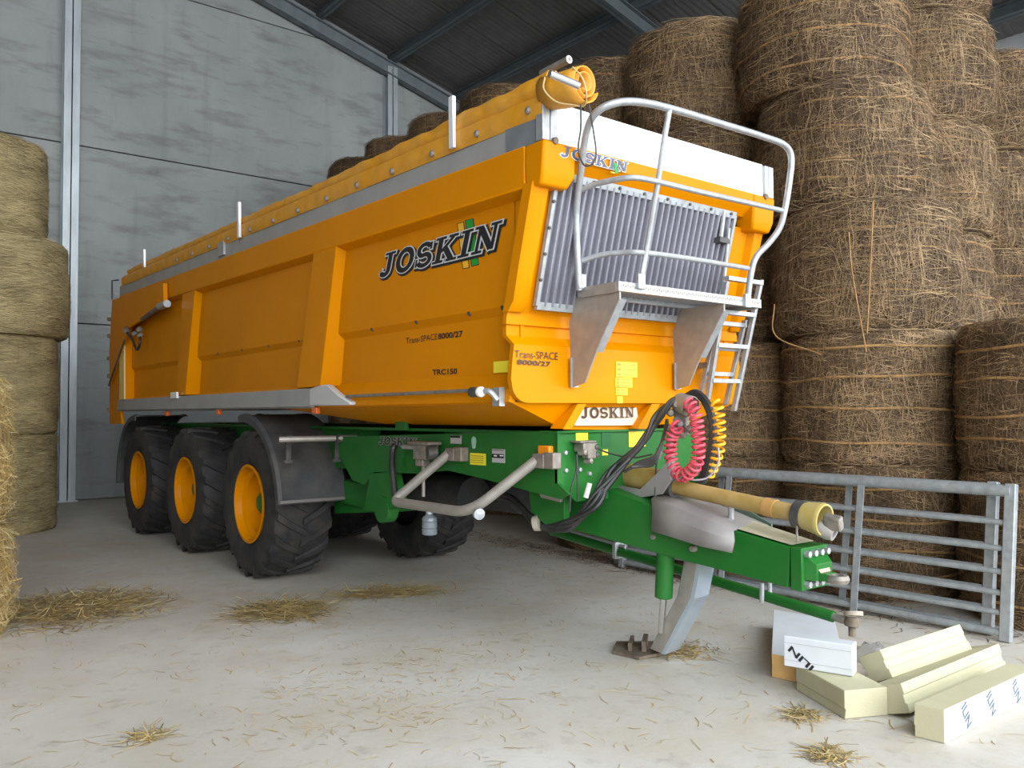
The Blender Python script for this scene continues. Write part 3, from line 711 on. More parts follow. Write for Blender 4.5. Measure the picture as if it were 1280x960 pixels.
# white front board between corner posts
m = MB().box((3.13, 3.52, 3.075), (5.10, 3.55, 3.31)); m.build('front_board', ALU, T, bevel=.004)
for a_, b_ in ((3.02, 3.075), (3.08, 3.13), (5.10, 5.14), (5.145, 5.20)):
    MB().box((a_, 3.50, 3.075), (b_, 3.56, 3.32 if b_ < 4 else 3.30)).build('corner_post', GALV, T, bevel=.004)
for px, py in ((694, 176), (957, 246)):
    p = sy(px, py, 3.49); MB().lathe([(0, -.014), (.02, -.01), (.022, .01)], p, (0, 1, 0), 8).build('bolt', RUST, T)
# ribbed sheet
xl, xr, zt, zb_ = 3.19, 4.84, 2.915, 2.185; NR = 28; m = MB()
def ytop(z): return yf(z) - .02
prof = []
pitch = (xr - xl - .06)/NR
for i in range(NR):
    x0 = xl + .03 + i*pitch
    for t, d in ((0, 0), (.22, 0), (.3, -.022), (.42, -.030), (.5, -.031), (.58, -.030), (.7, -.022), (.78, 0)):
        prof.append((x0 + t*pitch, d))
prof = [(xl, 0)] + prof + [(xr, 0)]
m.loft([[(x, ytop(z)+d, z) for x, d in prof] for z in (zt, zb_)], False)
ribbed = m.build('ribbed_sheet', RIBM, T, smooth=30)
for zz_ in (zt, zb_):
    y = ytop(zz_); MB().obox(((xl+xr)/2, y-.012, zz_), ((xr-xl)/2, 0, 0), (0, .014, 0), (0, -.006, .022)).build('sheet_trim', GALVG, ribbed)
for x in (xl, xr):
    m = MB(); m.prism([(x-.012, ytop(zt)-.026, zt), (x+.012, ytop(zt)-.026, zt), (x+.012, ytop(zb_)-.026, zb_), (x-.012, ytop(zb_)-.026, zb_)], (0, .03, 0)); m.build('sheet_trim', GALVG, ribbed)
for i in range(8):
    x = xl + .06 + (xr-xl-.12)*i/7; MB().lathe([(0, -.012), (.010, -.008), (.010, .006)], (x, ytop(zt)-.028, zt+.004), (0, 1, 0), 8).build('bolt', BPLAST, ribbed)
for i in range(1, 5):
    z = zt + (zb_-zt)*i/5; MB().lathe([(0, -.012), (.010, -.008), (.010, .006)], (xl-.005, ytop(z)-.028, z), (0, 1, 0), 8).build('bolt', BPLAST, ribbed)
# stickers on the front plate: yellow warning decals
st_rows = [((770, 452), (796, 471)), ((769, 472), (790, 484)), ((770, 485), (784, 494)), ((771, 495.5), (778, 504))]
for (x0, y0), (x1, y1) in st_rows:
    a = sy(x0, y0, 3.795); b = sy(x1, y0 + (x1-x0)*.02, 3.795); c = sy(x1, y1, 3.795); d = sy(x0, y1, 3.795)
    z0 = min(a.z, c.z); stk = MB().box((a.x, 3.793, d.z), (b.x, 3.799, a.z)).build('warning_sticker', LYEL, T, smooth=0)
    m = MB(); n_ = 3 if y0 < 480 else 2
    for k in range(n_):
        z = d.z + (a.z-d.z)*(k+.5)/n_; m.box((a.x + (b.x-a.x)*.34, 3.7905, z-.004), (b.x - .008, 3.7925, z+.002)); m.box((a.x + .01, 3.7905, z-.010), (a.x + (b.x-a.x)*.22, 3.7925, z+.008))
    m.build('printed_mark', mat('dim_print', (.35, .28, .02), .5), stk, smooth=0)

# ---- slab serif lettering built from strokes
def glyph(ch):
    A_ = lambda cx, cy, rx, ry, a0, a1, n: [(cx + rx*math.cos(R(a0 + (a1-a0)*i/n)), cy + ry*math.sin(R(a0 + (a1-a0)*i/n))) for i in range(n+1)]
    sf = lambda x0, x1, y: ([(x0, y), (x1, y)], .10)
    if ch == 'J': return [([(.52, .95), (.52, .30)] + A_(.34, .28, .18, .20, 0, -150, 8), .20), sf(.26, .76, .95), ([(.14, .26), (.17, .24)], .20)], .84
    if ch == 'O': return [(A_(.45, .5, .32, .42, 0, 360, 28), .20)], .92
    if ch == 'S': return [(A_(.40, .69, .25, .23, 20, 250, 12) + A_(.44, .29, .26, .22, 80, -160, 12), .17), ([(.68, .95), (.68, .66)], .08), ([(.12, .05), (.12, .36)], .08)], .84
    if ch == 'K': return [([(.24, .05), (.24, .95)], .20), sf(.02, .46, .95), sf(.02, .46, .05), ([(.32, .42), (.76, .92)], .12), ([(.46, .56), (.80, .06)], .20), sf(.56, .94, .95), sf(.58, 1.02, .05)], 1.04
    if ch == 'I': return [([(.25, .05), (.25, .95)], .20), sf(.03, .47, .95), sf(.03, .47, .05)], .54
    if ch == 'N': return [([(.20, .05), (.20, .95)], .12), ([(.22, .93), (.72, .08)], .20), ([(.76, .05), (.76, .95)], .12), sf(.0, .30, .95), sf(.02, .40, .05), sf(.58, .96, .95)], 1.0
def slab(name, word, org, u, v, width, height, slant, layers, parent, stripes=None, pts=None):
    """layers: list of (extra thickness, (dx, dy), material, offset)"""
    u = Vector(u).normalized(); v = Vector(v).normalized(); n = u.cross(v); org = Vector(org)
    tot = sum(glyph(c)[1] for c in word) + slant; first = None
    for ext, (dx, dy), mt, off in layers:
        m = MB(); x = 0
        cnt = [0]
        def P(a, b): return org + u*((a + dx + slant*b)/tot*width) + v*((b + dy)*height) + n*(off + cnt[0]*1.6e-5)
        for c in word:
            strokes, adv = glyph(c)
            for pts_, wd in strokes:
                h = wd/2 + ext
                for (ax, ay), (bx, by) in zip(pts_[:-1], pts_[1:]):
                    d = Vector((bx-ax, by-ay, 0)); 
                    if d.length < 1e-6: continue
                    cnt[0] += 1; d.normalize(); q = Vector((-d.y, d.x, 0))*h; e = d*(ext if len(pts_) == 2 else 0)
                    m.add([P(x+ax-e.x-q.x, ay-e.y-q.y), P(x+bx+e.x-q.x, by+e.y-q.y), P(x+bx+e.x+q.x, by+e.y+q.y), P(x+ax-e.x+q.x, ay-e.y+q.y)], [(0, 1, 2, 3)])
                if len(pts_) > 2:
                    for (ax, ay) in pts_[1:-1]:
                        cnt[0] += 1
                        m.add([P(x+ax+h*math.cos(k*PI/5), ay+h*math.sin(k*PI/5)) for k in range(10)], [tuple(range(10))])
            x += adv
        o = m.build(name, mt, parent if first is None else first, smooth=0)
        if first is None: first = o
    return first
# big logo on the left side (reads from front-left): runs from far end to near end
pA = sx(470, 349, 3.085); pB = sx(621, 313, 3.085); pT = sx(474, 318, 3.085)
uu = Vector((0, -1, 0)); vv = Vector((0, 0, 1))
y0, y1 = sx(470, 345, 3.085).y, sx(629, 300, 3.085).y; zb0 = sx(470, 348, 3.085).z; zt0 = sx(480, 317, 3.085).z
LW = y0 - y1; LH = zt0 - zb0
slope_u = Vector((0, -1, (sx(612, 313, 3.085).z - zb0)/(y0 - sx(612, 313, 3.085).y)))
org = Vector((3.10, y0, zb0))
logo = slab('logo_lettering', 'JOSKIN', org, slope_u, vv, LW, LH, .22, [(.075, (.05, -.07), INK, .0025), (.045, (0, 0), mat('white_outline', (.62, .62, .62), .5), .005), (0, (0, 0), INK, .0075)], T)
def stripe(px, mt, off):
    q = [sx(a, b, 3.10 - off) for a, b in px]; MB().add(q, [(0, 1, 2, 3)]).build('logo_stripe', mt, logo, smooth=0)
stripe([(572, 280), (579, 278), (586, 334), (579, 335.5)], INKY, .0012)
stripe([(582, 276), (591, 273.5), (598, 330), (590, 332.5)], INKG, .0012)
stripe([(571, 279.5), (580, 277), (587.2, 335), (578.2, 336.5)], INK, .0006)
stripe([(581, 275.5), (592, 272.7), (599, 331), (589.2, 333.5)], INK, .0006)
def side_text(s, pl_, pr_, hpx, X, mt=INK, bold=.02):
    a = sx(*pl_, X); b = sx(*pr_, X); h = sx(pl_[0], pl_[1]-hpx, X).z - a.z
    text('model_lettering', s, a, (0, -1, (b.z-a.z)/(a.y-b.y)), (0, 0, 1), a.y - b.y, h, mt, T, .003, bold)
side_text('Trans-SPACE', (508, 430), (547, 424.5), 7.5, 3.135, INK, .0)
side_text('8000/27', (548, 424.5), (579, 421), 7.5, 3.135, INK, .03)
side_text('TRC150', (541, 469), (572, 467.5), 7, 3.135, INK, .03)
p = sx(622, 471, 3.10); MB().obox((3.128, p.y, max(p.z, 1.835)), (.006, 0, 0), (0, .07, 0), (0, 0, .035)).build('warning_sticker', LYEL, T, smooth=0)
# lettering on the front plate
def front_text(s, pl_, pr_, hpx, Y, mt, bold=0.0):
    a = sy(*pl_, Y); b = sy(*pr_, Y); h = sy(pl_[0], pl_[1]-hpx, Y).z - a.z
    text('model_lettering', s, a, (1, 0, (b.z-a.z)/(b.x-a.x)), (0, 0, 1), b.x-a.x, h, mt, T, .004, bold)
front_text('Trans-SPACE', (643, 447), (697, 450), 9.5, 3.797, INKB)
front_text('8000/27', (646, 455.5), (688, 458.5), 6.5, 3.797, INKB, .03)
a = sy(698, 195, 3.498); b = sy(785, 217, 3.498); h = sy(698, 181, 3.498).z - a.z
fl = slab('logo_lettering', 'JOSKIN', (a.x, 3.499, a.z), (1, 0, (b.z-a.z)/(b.x-a.x)), (0, -.02, 1), b.x-a.x, h, .12, [(.05, (0, 0), WHITE, .004), (.0, (0, 0), INKBL, .008)], T)
for px, mt in (([(767, 203), (771, 204), (773, 217), (769, 216)], INKG), ([(763, 214), (768, 215), (769, 217), (764, 216)], INKY)):
    MB().add([sy(x, y, 3.4885) for x, y in px], [(0, 1, 2, 3)]).build('logo_stripe', mt, fl, smooth=0)

# ---- tapered hull under the body
HB = 1.47
m = MB(); xi = 3.50
m.add([(3.05, 3.84, 1.62), (mir(3.05), 3.84, 1.62), (mir(3.05), 7.3, 1.62), (3.05, 7.3, 1.62), (xi, 3.93, HB), (mir(xi), 3.93, HB), (mir(xi), 6.05, HB), (xi, 6.05, HB)],
      [(0, 3, 2, 1), (4, 5, 6, 7), (0, 1, 5, 4), (1, 2, 6, 5), (2, 3, 7, 6), (3, 0, 4, 7)]); m.build('hull', YELLOW, T, smooth=0)
MB().box((3.06, 3.90, 1.61), (mir(3.06), YE, 1.68)).build('body_floor', YELLOW, T, smooth=0)
MB().box((3.16, YE-.02, 1.62), (mir(3.16), YE+.03, 3.2)).build('tailgate', YELLOW, T, smooth=0)
MB().box((3.10, 3.95, 3.0), (mir(3.10), YE, 3.06)).build('load_cover', YTARP, T, smooth=0)
# front nose with the name plate between two gussets
def front_quad(name, px, Y, mt, th=.02, parent=T):
    q = [sy(a, b, Y) for a, b in px]; m = MB(); m.prism(q, (0, th, 0)); return m.build(name, mt, parent, smooth=0)
front_quad('nose_gusset', [(704, 536), (715, 536), (733, 505), (722, 505)], 3.80, YELLOW, .12)
front_quad('nose_gusset', [(797, 536), (809, 536), (825, 505), (815, 505)], 3.80, YELLOW, .12)
npl = front_quad('name_plate', [(718, 532), (799, 531.5), (795, 506), (727, 506)], 3.86, mat('pale_name_plate', (.80, .62, .45), .35), .02)
a = sy(725, 523, 3.855); b = sy(793, 522, 3.855); h = sy(725, 509, 3.855).z - a.z
slab('logo_lettering', 'JOSKIN', a, (1, 0, 0), (0, 0, 1), b.x-a.x, h, 0, [(0.0, (0, 0), INKB, .004)], npl)
front_quad('nose_panel', [(704, 537), (806, 537), (801, 505), (726, 505)], 3.885, YELLOW, .02)

# ---- tailgate arm, hinge and end details
def side_plate(name, px, X, th, mt, parent=T, bevel=.004, **kw):
    q = [sx(a, b, X) for a, b in px]; m = MB(); m.prism(q, (th, 0, 0)); o = m.build(name, mt, parent, bevel=bevel, smooth=0, **kw); bm_fix(o); return o
arm = side_plate('tailgate_arm', [(140, 375), (193, 358), (196, 384), (180, 397), (163, 408), (156, 424), (147, 452), (137, 480), (136.5, 440)], 2.985, .03, YELLOW)
side_plate('hinge_plate', [(191, 357.5), (204, 354), (204.5, 382), (193, 385)], 2.96, .05, YELLOW)
side_plate('arm_link', [(160, 405), (179, 392), (180.5, 397), (161, 410)], 2.955, .03, YELLOW)
side_plate('tailgate_edge', [(137, 440), (150, 430), (150, 512), (152, 530), (137, 530)], 3.02, .04, YELLOW)
side_plate('edge_strip', [(149, 432), (155, 425), (155, 499), (149, 500)], 3.0, .02, mat('pale_yellow_strip', (.75, .55, .2), .5))
m = MB(); m.tube([sx(206, 379, 2.95), sx(178, 399, 2.95)], .03, 10); m.build('tailgate_ram', RUST, T)
m = MB(); m.tube([sx(209, 379.5, 2.94), sx(200, 383, 2.94)], .045, 10); m.build('ram_pin', GALV, T)
m = MB(); m.tube(spline([sx(157, 413, 2.94), sx(165, 424, 2.92), sx(171, 437, 2.92), sx(175, 428, 2.92), sx(174, 410, 2.94)]), .016, 8); m.build('hydraulic_hose', BLACK, T)
for px, py, r in ((158, 413, .05), (174, 412, .035), (175, 419, .03), (168, 417, .03)):
    p = sx(px, py, 2.93); MB().lathe([(0, -.03), (r, -.02), (r, .03), (0, .04)], p, (.6, -.6, .4), 8).build('hose_fitting', RUST if r > .04 else DSTEEL, T)
m = MB(); m.tube([sx(156, 425, 2.96), sx(147, 450, 2.96), sx(136, 482, 2.96)], .012, 6); m.build('arm_rod', BPLAST, T)
m = MB(); m.tube([sx(140, 374, 3.0), sx(140, 351, 3.0), sx(148, 350, 3.05)], .012, 6); m.build('end_bar', BPLAST, T)
for py in (399, 420, 448, 470, 512):
    p = sx(136.5, py, 3.02); MB().lathe([(0, -.03), (.03, -.02), (.03, .02), (0, .03)], p, (0, 0, 1), 8).build('hinge_knuckle', RUST, T)

# ---- tarpaulin: bolted flap, roll, tube and stops
def zt3(y): return 3.205 + zslope(y)
m = MB(); ny = 60; rr = []
for i in range(ny+1):
    y = 3.50 + (YE - .2 - 3.5)*i/ny; z0 = zt3(y); f = .010*noise.noise((0, y*2.2, 1))
    rr.append([(3.03+f, y, z0-.0), (3.012, y, z0+.03), (3.012, y, z0+.105), (3.022+f, y, z0+.125+f), (3.05, y, z0+.125)])
m.loft(rr, False); m.build('tarp_flap', YTARP, T, smooth=60)
MB().loft([[(3.045, 3.50, 3.21), (3.045, YE, 3.21 + zslope(YE))], [(3.045, 3.50, 3.33), (3.045, YE, 3.33 + zslope(YE))]], False).build('tarp_backing', YTARP, T, smooth=0)
for px, py in ((660, 138), (596, 167), (540, 192), (490, 214), (446, 231.5), (408, 248), (372, 263), (341, 275.5), (312, 287), (285, 298), (261, 308), (240, 317), (221, 325)):
    p = sx(px, py, 3.008); MB().lathe([(0, -.016), (.014, -.014), (.022, -.006), (.022, .006)], p, (1, 0, 0), 10).build('flap_bolt', DSTEEL, T)
m = MB(); n = 18; rr = []
for i in range(141):
    y = 3.47 + (YE - .35 - 3.47)*i/140; k = math.exp(-(y-3.47)*.7); R0 = .055 + .028*k; cx, cz = 3.085, zt3(y) + .125 + R0*.62
    ring = []
    for j in range(n):
        t = 2*PI*j/n; r = R0*(1 + .22*noise.noise((math.cos(t)*1.3, y*3.1, math.sin(t)*1.3)) + .06*math.sin(y*23+2*t))
        ring.append((cx + r*math.cos(t)*1.05, y, cz + r*math.sin(t)))
    rr.append(ring)
m.loft(rr, True, True); roll = m.build('tarp_roll', YTARP, T, smooth=60)
# open front end of the roll (spiral of sheet hanging over the front board)
c0 = sy(722, 108, 3.30)
m = MB(); sp = []
for k in range(74):
    t = k/73; a = -2.2 + t*4.6*PI; r = .030 + .062*t
    sp.append((r*math.cos(a)*1.0, r*math.sin(a)*1.15))
ring = lambda y, s, dx, dz: [(c0.x + x*s + dx, y, c0.z + z*s + dz) for x, z in sp]
m.loft([ring(3.235, 1.0, .0, 0), ring(3.30, 1.02, -.01, .003), ring(3.40, 1.0, -.02, .01), ring(3.52, .95, -.03, .03)], False)
spi = m.build('roll_end', YTARP, T, smooth=60); sm = spi.modifiers.new('solid', 'SOLIDIFY'); sm.thickness = .007
a = sy(687, 92, 3.17); b = sy(723, 107, 3.15)
MB().tube([a, b], .020, 14).build('roll_tube', mat('bright_tube', (0.600, 0.616, 0.640), .25, .8), T)
a = sx(677, 92, 3.06); b = sx(711, 74.5, 3.06)
tt = MB().tube([a, b], .020, 12).build('roll_rail', DSTEEL, T); d = (b-a).normalized()
MB().lathe([(.020, 0), (.022, .004), (.012, .006), (.012, -.02)], b, d, 14).build('rail_end', WHITE, tt)
m = MB(); m.tube(spline([sy(681, 97, 3.44), sy(680, 112, 3.40), sy(695, 127, 3.36), sy(716, 131, 3.3), sy(730, 132, 3.26), sy(733, 118, 3.2), sy(728, 98, 3.2), sy(716, 84, 3.26)]), .005, 6); m.build('tie_rope', mat('straw_rope', (.55, .40, .18), .8), T)
m = MB(); m.tube(spline([sy(726, 131, 3.24), sy(726, 160, 3.22), sy(723, 185, 3.2), sy(729, 205, 3.2), sy(739, 206, 3.2), sy(745, 192, 3.2), sy(742, 165, 3.22), sy(736, 130, 3.25)], 10), .005, 6); m.build('tie_cord', BLACK, T)
for px, y0_, y1_ in ((565.5, 121, 185), (299, 253, 297), (180.5, 312, 334)):
    a = sx(px, y1_, 2.995); b = sx(px-.5, y0_, 2.995)
    MB().obox((a+b)/2, (.012, 0, 0), (0, .022, 0), (b-a)/2).build('tarp_stop', mat('white_steel', (.75, .76, .78), .35, .2) if px > 500 else bpy.data.materials['white_steel'], T)
for px, py in ((277, 316),):
    p = sx(px, py-5, 3.02); MB().obox(p, (.012, 0, 0), (0, .08, 0), (0, 0, .07)).build('board_bracket', GALV, T)

# ---- platform, brackets, railing and ladders
PX0, PX1, PY0, PY1, PZ = 3.46, 4.82, 3.355, 3.70, 2.305
plat = MB().box((PX0, PY0, PZ-.055), (PX1, PY0+.03, PZ)).build('platform', GALV, T)
for y in (PY1-.03,): MB().box((PX0, y, PZ-.055), (PX1, y+.03, PZ)).build('platform_edge', GALV, plat)
for x in (PX0, PX1-.03): MB().box((x, PY0+.03, PZ-.06), (x+.03, PY1-.03, PZ)).build('platform_edge', GALVD, plat)
m = MB()
for i in range(26):
    x = PX0 + .04 + (PX1-PX0-.08)*i/25; m.box((x-.003, PY0+.03, PZ-.03), (x+.003, PY1-.03, PZ-.002))
for j in range(6):
    y = PY0 + .05 + (PY1-PY0-.1)*j/5; m.box((PX0+.03, y-.003, PZ-.02), (PX1-.03, y+.003, PZ-.004))
m.build('grating', GALV, plat, smooth=0, kind='stuff')
m = MB()
for i in range(70):
    x = PX0 + .02 + (PX1-PX0-.04)*i/69; m.obox((x, PY0-.0006, PZ-.027 + .006*(i % 2)), (.0055, 0, 0), (0, .0006, 0), (0, 0, .006))
m.build('perforation', DSTEEL, plat, smooth=0, kind='stuff')
for x in (3.475, 4.43):
    q = [(x, 3.73, PZ-.055), (x, PY0+.01, PZ-.055), (x, PY0+.01, PZ-.10), (x, 3.56, 1.915), (x, 3.66, 1.735), (x, 3.77, 1.71), (x, 3.79, 2.10)]
    m = MB(); m.prism(q, (.012, 0, 0)); bo = m.build('bracket_plate', GALVD, T, smooth=0); bm_fix(bo)
    a = Vector((x+.025, PY0+.01, PZ-.10)); b = Vector((x+.025, 3.56, 1.915)); d = (b-a)
    nn = Vector((0, -d.z, d.y)).normalized()
    MB().obox((a+b)/2, (.03, 0, 0), d/2, nn*.005).build('bracket_flange', GALV, bo)
    MB().obox((x+.02, 3.772, 1.80), (.03, 0, 0), (0, .006, 0), (0, 0, .09)).build('bracket_flange', GALV, bo)
Rr = .021
rail_pts = [(724, 363, 3.66), (721, 300, 3.63), (720.5, 262, 3.60), (726, 215, 3.50), (733, 165, 3.38), (746, 140, 3.27), (770, 128.5, 3.19), (800, 127.5, 3.15), (840, 136, 3.13), (900, 154, 3.12), (955, 171, 3.12), (980, 181, 3.12), (989, 196, 3.12), (987, 225, 3.13), (981, 262, 3.16), (974, 286, 3.20), (960, 305, 3.25), (946, 320, 3.29), (939, 340, 3.32), (934, 378, 3.36)]
MB().tube(spline([sy(*p) for p in rail_pts], 5), Rr, 12).build('guard_rail', GALV, T)
MB().tube(spline([sy(*p) for p in [(725, 238, 3.56), (745, 230, 3.46), (770, 224.5, 3.34), (792, 222, 3.26), (822, 227, 3.21), (880, 241, 3.18), (977, 263, 3.16)]], 5), .0165, 10).build('rail_bar', GALV, T)
MB().tube(spline([sy(*p) for p in [(728, 326, 3.64), (750, 319, 3.55), (775, 316, 3.45), (806, 316, 3.34), (860, 323, 3.31), (935, 335.5, 3.31)]], 5), .0165, 10).build('rail_bar', GALV, T)
MB().tube(spline([sy(*p) for p in [(837, 136, 3.13), (829, 182, 3.17), (822, 230, 3.22), (808, 312, 3.33), (801, 352, 3.35)]], 5), .0165, 10).build('rail_post', GALV, T)
for px, py, Y in ((801, 352, 3.345), (934, 376, 3.345), (727, 352, 3.65)):
    p = sy(px, py, Y); MB().obox(p, (.03, 0, 0), (0, .012, 0), (0, 0, .045)).build('rail_clamp', GALV, T, bevel=.004)
def ladder(name, lt, lb, rt, rb_, rungs, wd, parent=T):
    lt, lb, rt, rb_ = [sy(*p) for p in (lt, lb, rt, rb_)]
    m = MB(); 
    def stile(a, b):
        d = (b-a); mm = MB(); mm.obox((a+b)/2, (wd, 0, 0), (0, .018, 0), d/2); return mm
    root = stile(rt, rb_).build(name, GALV, parent, bevel=.003)
    stile(lt, lb).build('ladder_stile', GALV, root, bevel=.003)
    for t in rungs:
        a = lt + (lb-lt)*t; b = rt + (rb_-rt)*t
        b.z = a.z = (a.z + b.z)/2
        c = (a+b)/2; MB().obox(c, ((b.x-a.x)/2, 0, 0), (0, .022, 0), (0, 0, .014)).build('rung', GALV, root)
    return root
ladder('ladder', (908, 352, 3.50), (884, 500, 3.68), (951, 350, 3.50), (917, 514, 3.68), (.0, .26, .52, .80), .014)
ladder('ladder', (896, 405, 3.62), (876, 490, 3.74), (931, 400, 3.62), (907, 506, 3.74), (.03, .35, .68), .011)
m = MB(); m.tube([sy(911, 285, 3.56), sy(907, 330, 3.60), sy(903, 368, 3.62)], .014, 8); m.build('ladder_handle', GALV, T)
m = MB(); m.tube([sy(905, 264, 3.56), sy(901, 296, 3.58)], .016, 8); m.build('bracket_arm', GALV, T)
p = sy(902, 301, 3.59); MB().obox(p, (.055, 0, 0), (0, .03, 0), (0, 0, .018)).build('bracket_block', BPLAST, T)
p = sy(884, 457, 3.72); MB().obox(p, (.05, 0, 0), (0, .04, 0), (0, 0, .02)).build('ladder_catch', DSTEEL, T)

# ---- wheels
def make_tyre(parent, c, sgn):
    """c = hub centre; outer side at -X for sgn 1"""
    r, w, rr = .70, .60, .355
    m = MB(); prof = [(rr, -w*.40), (rr+.05, -w*.455), (rr+.14, -w*.495), (r-.12, -w*.49), (r-.055, -w*.45), (r-.03, -w*.38), (r-.022, -w*.2), (r-.02, 0), (r-.022, w*.2), (r-.03, w*.38), (r-.055, w*.45), (r-.12, w*.49), (rr+.14, w*.495), (rr+.05, w*.455), (rr, w*.40)]
    prof = [(a, b*sgn) for a, b in prof]
    m.lathe(prof, c, (1, 0, 0), 56)
    for ring_r in (rr+.07, rr+.16):
        pass
    NL = 20
    for k in range(NL):
        for sd in (-1, 1):
            a0 = 2*PI*(k + (.5 if sd > 0 else 0))/NL
            # curved lug from the shoulder to the middle
            secs = []
            for t, xx, rad_, hw in ((0, .485, r-.10, .030), (.25, .44, r-.005, .034), (.6, .25, r+.004, .030), (1.0, -.03, r+.004, .026)):
                a = a0 + t*.34; x = sd*xx*w
                ct = Vector((0, math.cos(a), math.sin(a))); tg = Vector((0, -math.sin(a), math.cos(a)))
                base = Vector(c) + Vector((x, 0, 0))
                secs.append([base + ct*rad_ - tg*hw, base + ct*rad_ + tg*hw, base + ct*(rad_-.05) + tg*(hw+.012), base + ct*(rad_-.05) - tg*(hw+.012)])
            m.loft(secs, True, True)
    ty = m.build('tyre', RUBBER, parent, smooth=30)
    s = -sgn*1.0                                  # outward direction
    o = lambda d: (d*sgn)
    x0 = -w*.40
    rp = [(rr+.012, x0-.012), (rr+.02, x0-.03), (rr-.005, x0-.034), (rr-.02, x0-.01), (rr-.035, x0+.03), (rr-.075, x0+.06), (rr-.085, x0+.15), (rr-.10, x0+.22), (rr-.13, x0+.235), (.13, x0+.235), (.12, x0+.215), (0, x0+.21)]
    rim = MB().lathe([(a, b*sgn) for a, b in rp], c, (1, 0, 0), 40).build('rim', YELLOW, ty, smooth=30)
    hub = MB().lathe([(a, b*sgn) for a, b in ((.105, x0+.21), (.10, x0+.10), (.07, x0+.075), (0, x0+.07))], c, (1, 0, 0), 20).build('hub', GREEN, ty, smooth=30)
    if sgn > 0:
        for k in range(10):
            a = 2*PI*k/10; q = Vector(c) + Vector((x0+.235, .165*math.cos(a), .165*math.sin(a)))
            MB().lathe([(0, -.03), (.014, -.03), (.016, 0)], q, (1, 0, 0), 6).build('wheel_nut', DSTEEL, ty)
    return ty
AX = [(7.86, .695), (9.76, .695), (11.66, .695)]
for y, z in AX:
    make_tyre(T, (3.32, y, z + .008), 1)
    make_tyre(T, (mir(3.32) + .10, y, z + .008), -1)
    MB().tube([(3.45, y, z), (mir(3.45), y, z)], .075, 12).build('axle', BPLAST, T)
# mudguards
def mudguard(yc, zc, r, a0, a1, x0, x1, name='mudguard'):
    m = MB(); rows2 = []
    for k in range(19):
        a = R(a0 + (a1-a0)*k/18); cy, cz = -math.cos(a), math.sin(a)
        def P(x, rr): return (x, yc + cy*rr, zc + cz*rr)
        rows2.append([P(x0, r-.07), P(x0, r-.01), P(x0+.03, r+.012), P(x0+.06, r), P(x1-.06, r), P(x1-.03, r+.012), P(x1, r-.01), P(x1, r-.02), P(x1-.06, r-.014), P(x0+.06, r-.014), P(x0+.012, r-.02), P(x0+.012, r-.07)])
    m.loft(rows2, True, True); return m.build(name, GUARD, T, smooth=40)
mg = mudguard(7.86, .69, .86, 5, 98, 2.99, 3.66)
MB().box((3.0, 6.992, .775), (3.65, 7.003, .80)).build('mudguard_edge', mat('grey_edge', (.16, .15, .14), .6), mg)
mg2 = mudguard(11.66, .69, .86, 85, 185, 2.99, 3.66)
mudguard(7.86, .69, .86, 5, 98, mir(3.66)+.1, mir(2.99)+.1)
mudguard(11.66, .69, .86, 85, 185, mir(3.66)+.1, mir(2.99)+.1)
a = sx(351, 549.5, 2.99); a = Vector((3.03, 7.03, 1.28)); 
pts = [sy(349, 549.5, 6.93), sy(470, 546.5, 6.62)]
MB().tube(pts, .026, 12).build('mudguard_stay', GALVD, T)
for px in (361, 422):
    p = sy(px, 549 if px < 400 else 548, 6.94 if px < 400 else 6.76)
    m = MB(); m.obox(p, (.03, 0, 0), (0, .04, 0), (0, 0, .035)); m.obox(p + Vector((.0, .03, -.09)), (.014, 0, 0), (0, .012, 0), (0, 0, .10)); m.obox(p + Vector((.022, .03, -.09)), (.006, 0, 0), (0, .012, 0), (0, 0, .10)); m.obox(p + Vector((.0, .02, -.195)), (.035, 0, 0), (0, .02, 0), (0, 0, .012)); m.build('stay_clamp', BPLAST, T)

# ---- green chassis
XC = 3.45; ZC = 1.44; YC = 3.885
q = [(697, 538.5), (420, 546), (418, 556), (440, 600), (455, 606), (468, 590), (520, 592), (560, 588), (598, 597), (700, 624), (711, 618), (697, 604)]
ch = side_plate('chassis_side', q, XC, .02, GREEN, bevel=0)
q2 = [(mir(XC) - .02, sx(a, b, XC).y, sx(a, b, XC).z) for a, b in q]; m = MB(); m.prism(q2, (.02, 0, 0)); o = m.build('chassis_side', GREEN, T, smooth=0); bm_fix(o)
MB().box((XC+.02, YC, ZC-.02), (mir(XC)-.02, 12.2, ZC)).build('chassis_top', GREEN, T, smooth=0)
for xx in (XC+.12, mir(XC)-.32): MB().box((xx, 6.6, 1.06), (xx+.2, 12.3, ZC-.02)).build('chassis_beam', GREEN, T, smooth=0)
# front plate with a slot
zb2 = 1.12; xr2 = mir(XC)
m = MB(); m.box((XC, YC, 1.30), (xr2, YC+.02, ZC)); 
m.prism([(XC, YC, 1.30), (xr2, YC, 1.30), (xr2, YC, 1.12), (xr2-.16, YC, 1.0), (XC+.16, YC, 1.0), (XC, YC, 1.12)], (0, .02, 0))
fp = m.build('chassis_front', GREEN, T, smooth=0); bm_fix(fp)
a = sy(752, 540, YC-.004); b = sy(764, 558, YC-.004); MB().box((a.x, YC-.004, b.z), (b.x, YC-.001, a.z)).build('slot', mat('dark_green_recess', (.008, .10, .02), .6), T)
MB().box((XC-.005, YC-.012, ZC-.012), (xr2, YC+.15, ZC+.004)).build('chassis_lip', GREEN, T, bevel=.003)
def front_label(name, px, mt, Y=YC-.004, **kw):
    (x0, y0), (x1, y1) = px; a = sy(x0, y0, Y); b = sy(x1, y1, Y); return MB().box((a.x, Y, b.z), (b.x, Y+.003, a.z)).build(name, mt, T, smooth=0, **kw)
front_label('warning_sticker', ((720, 541), (735, 550)), LYEL)
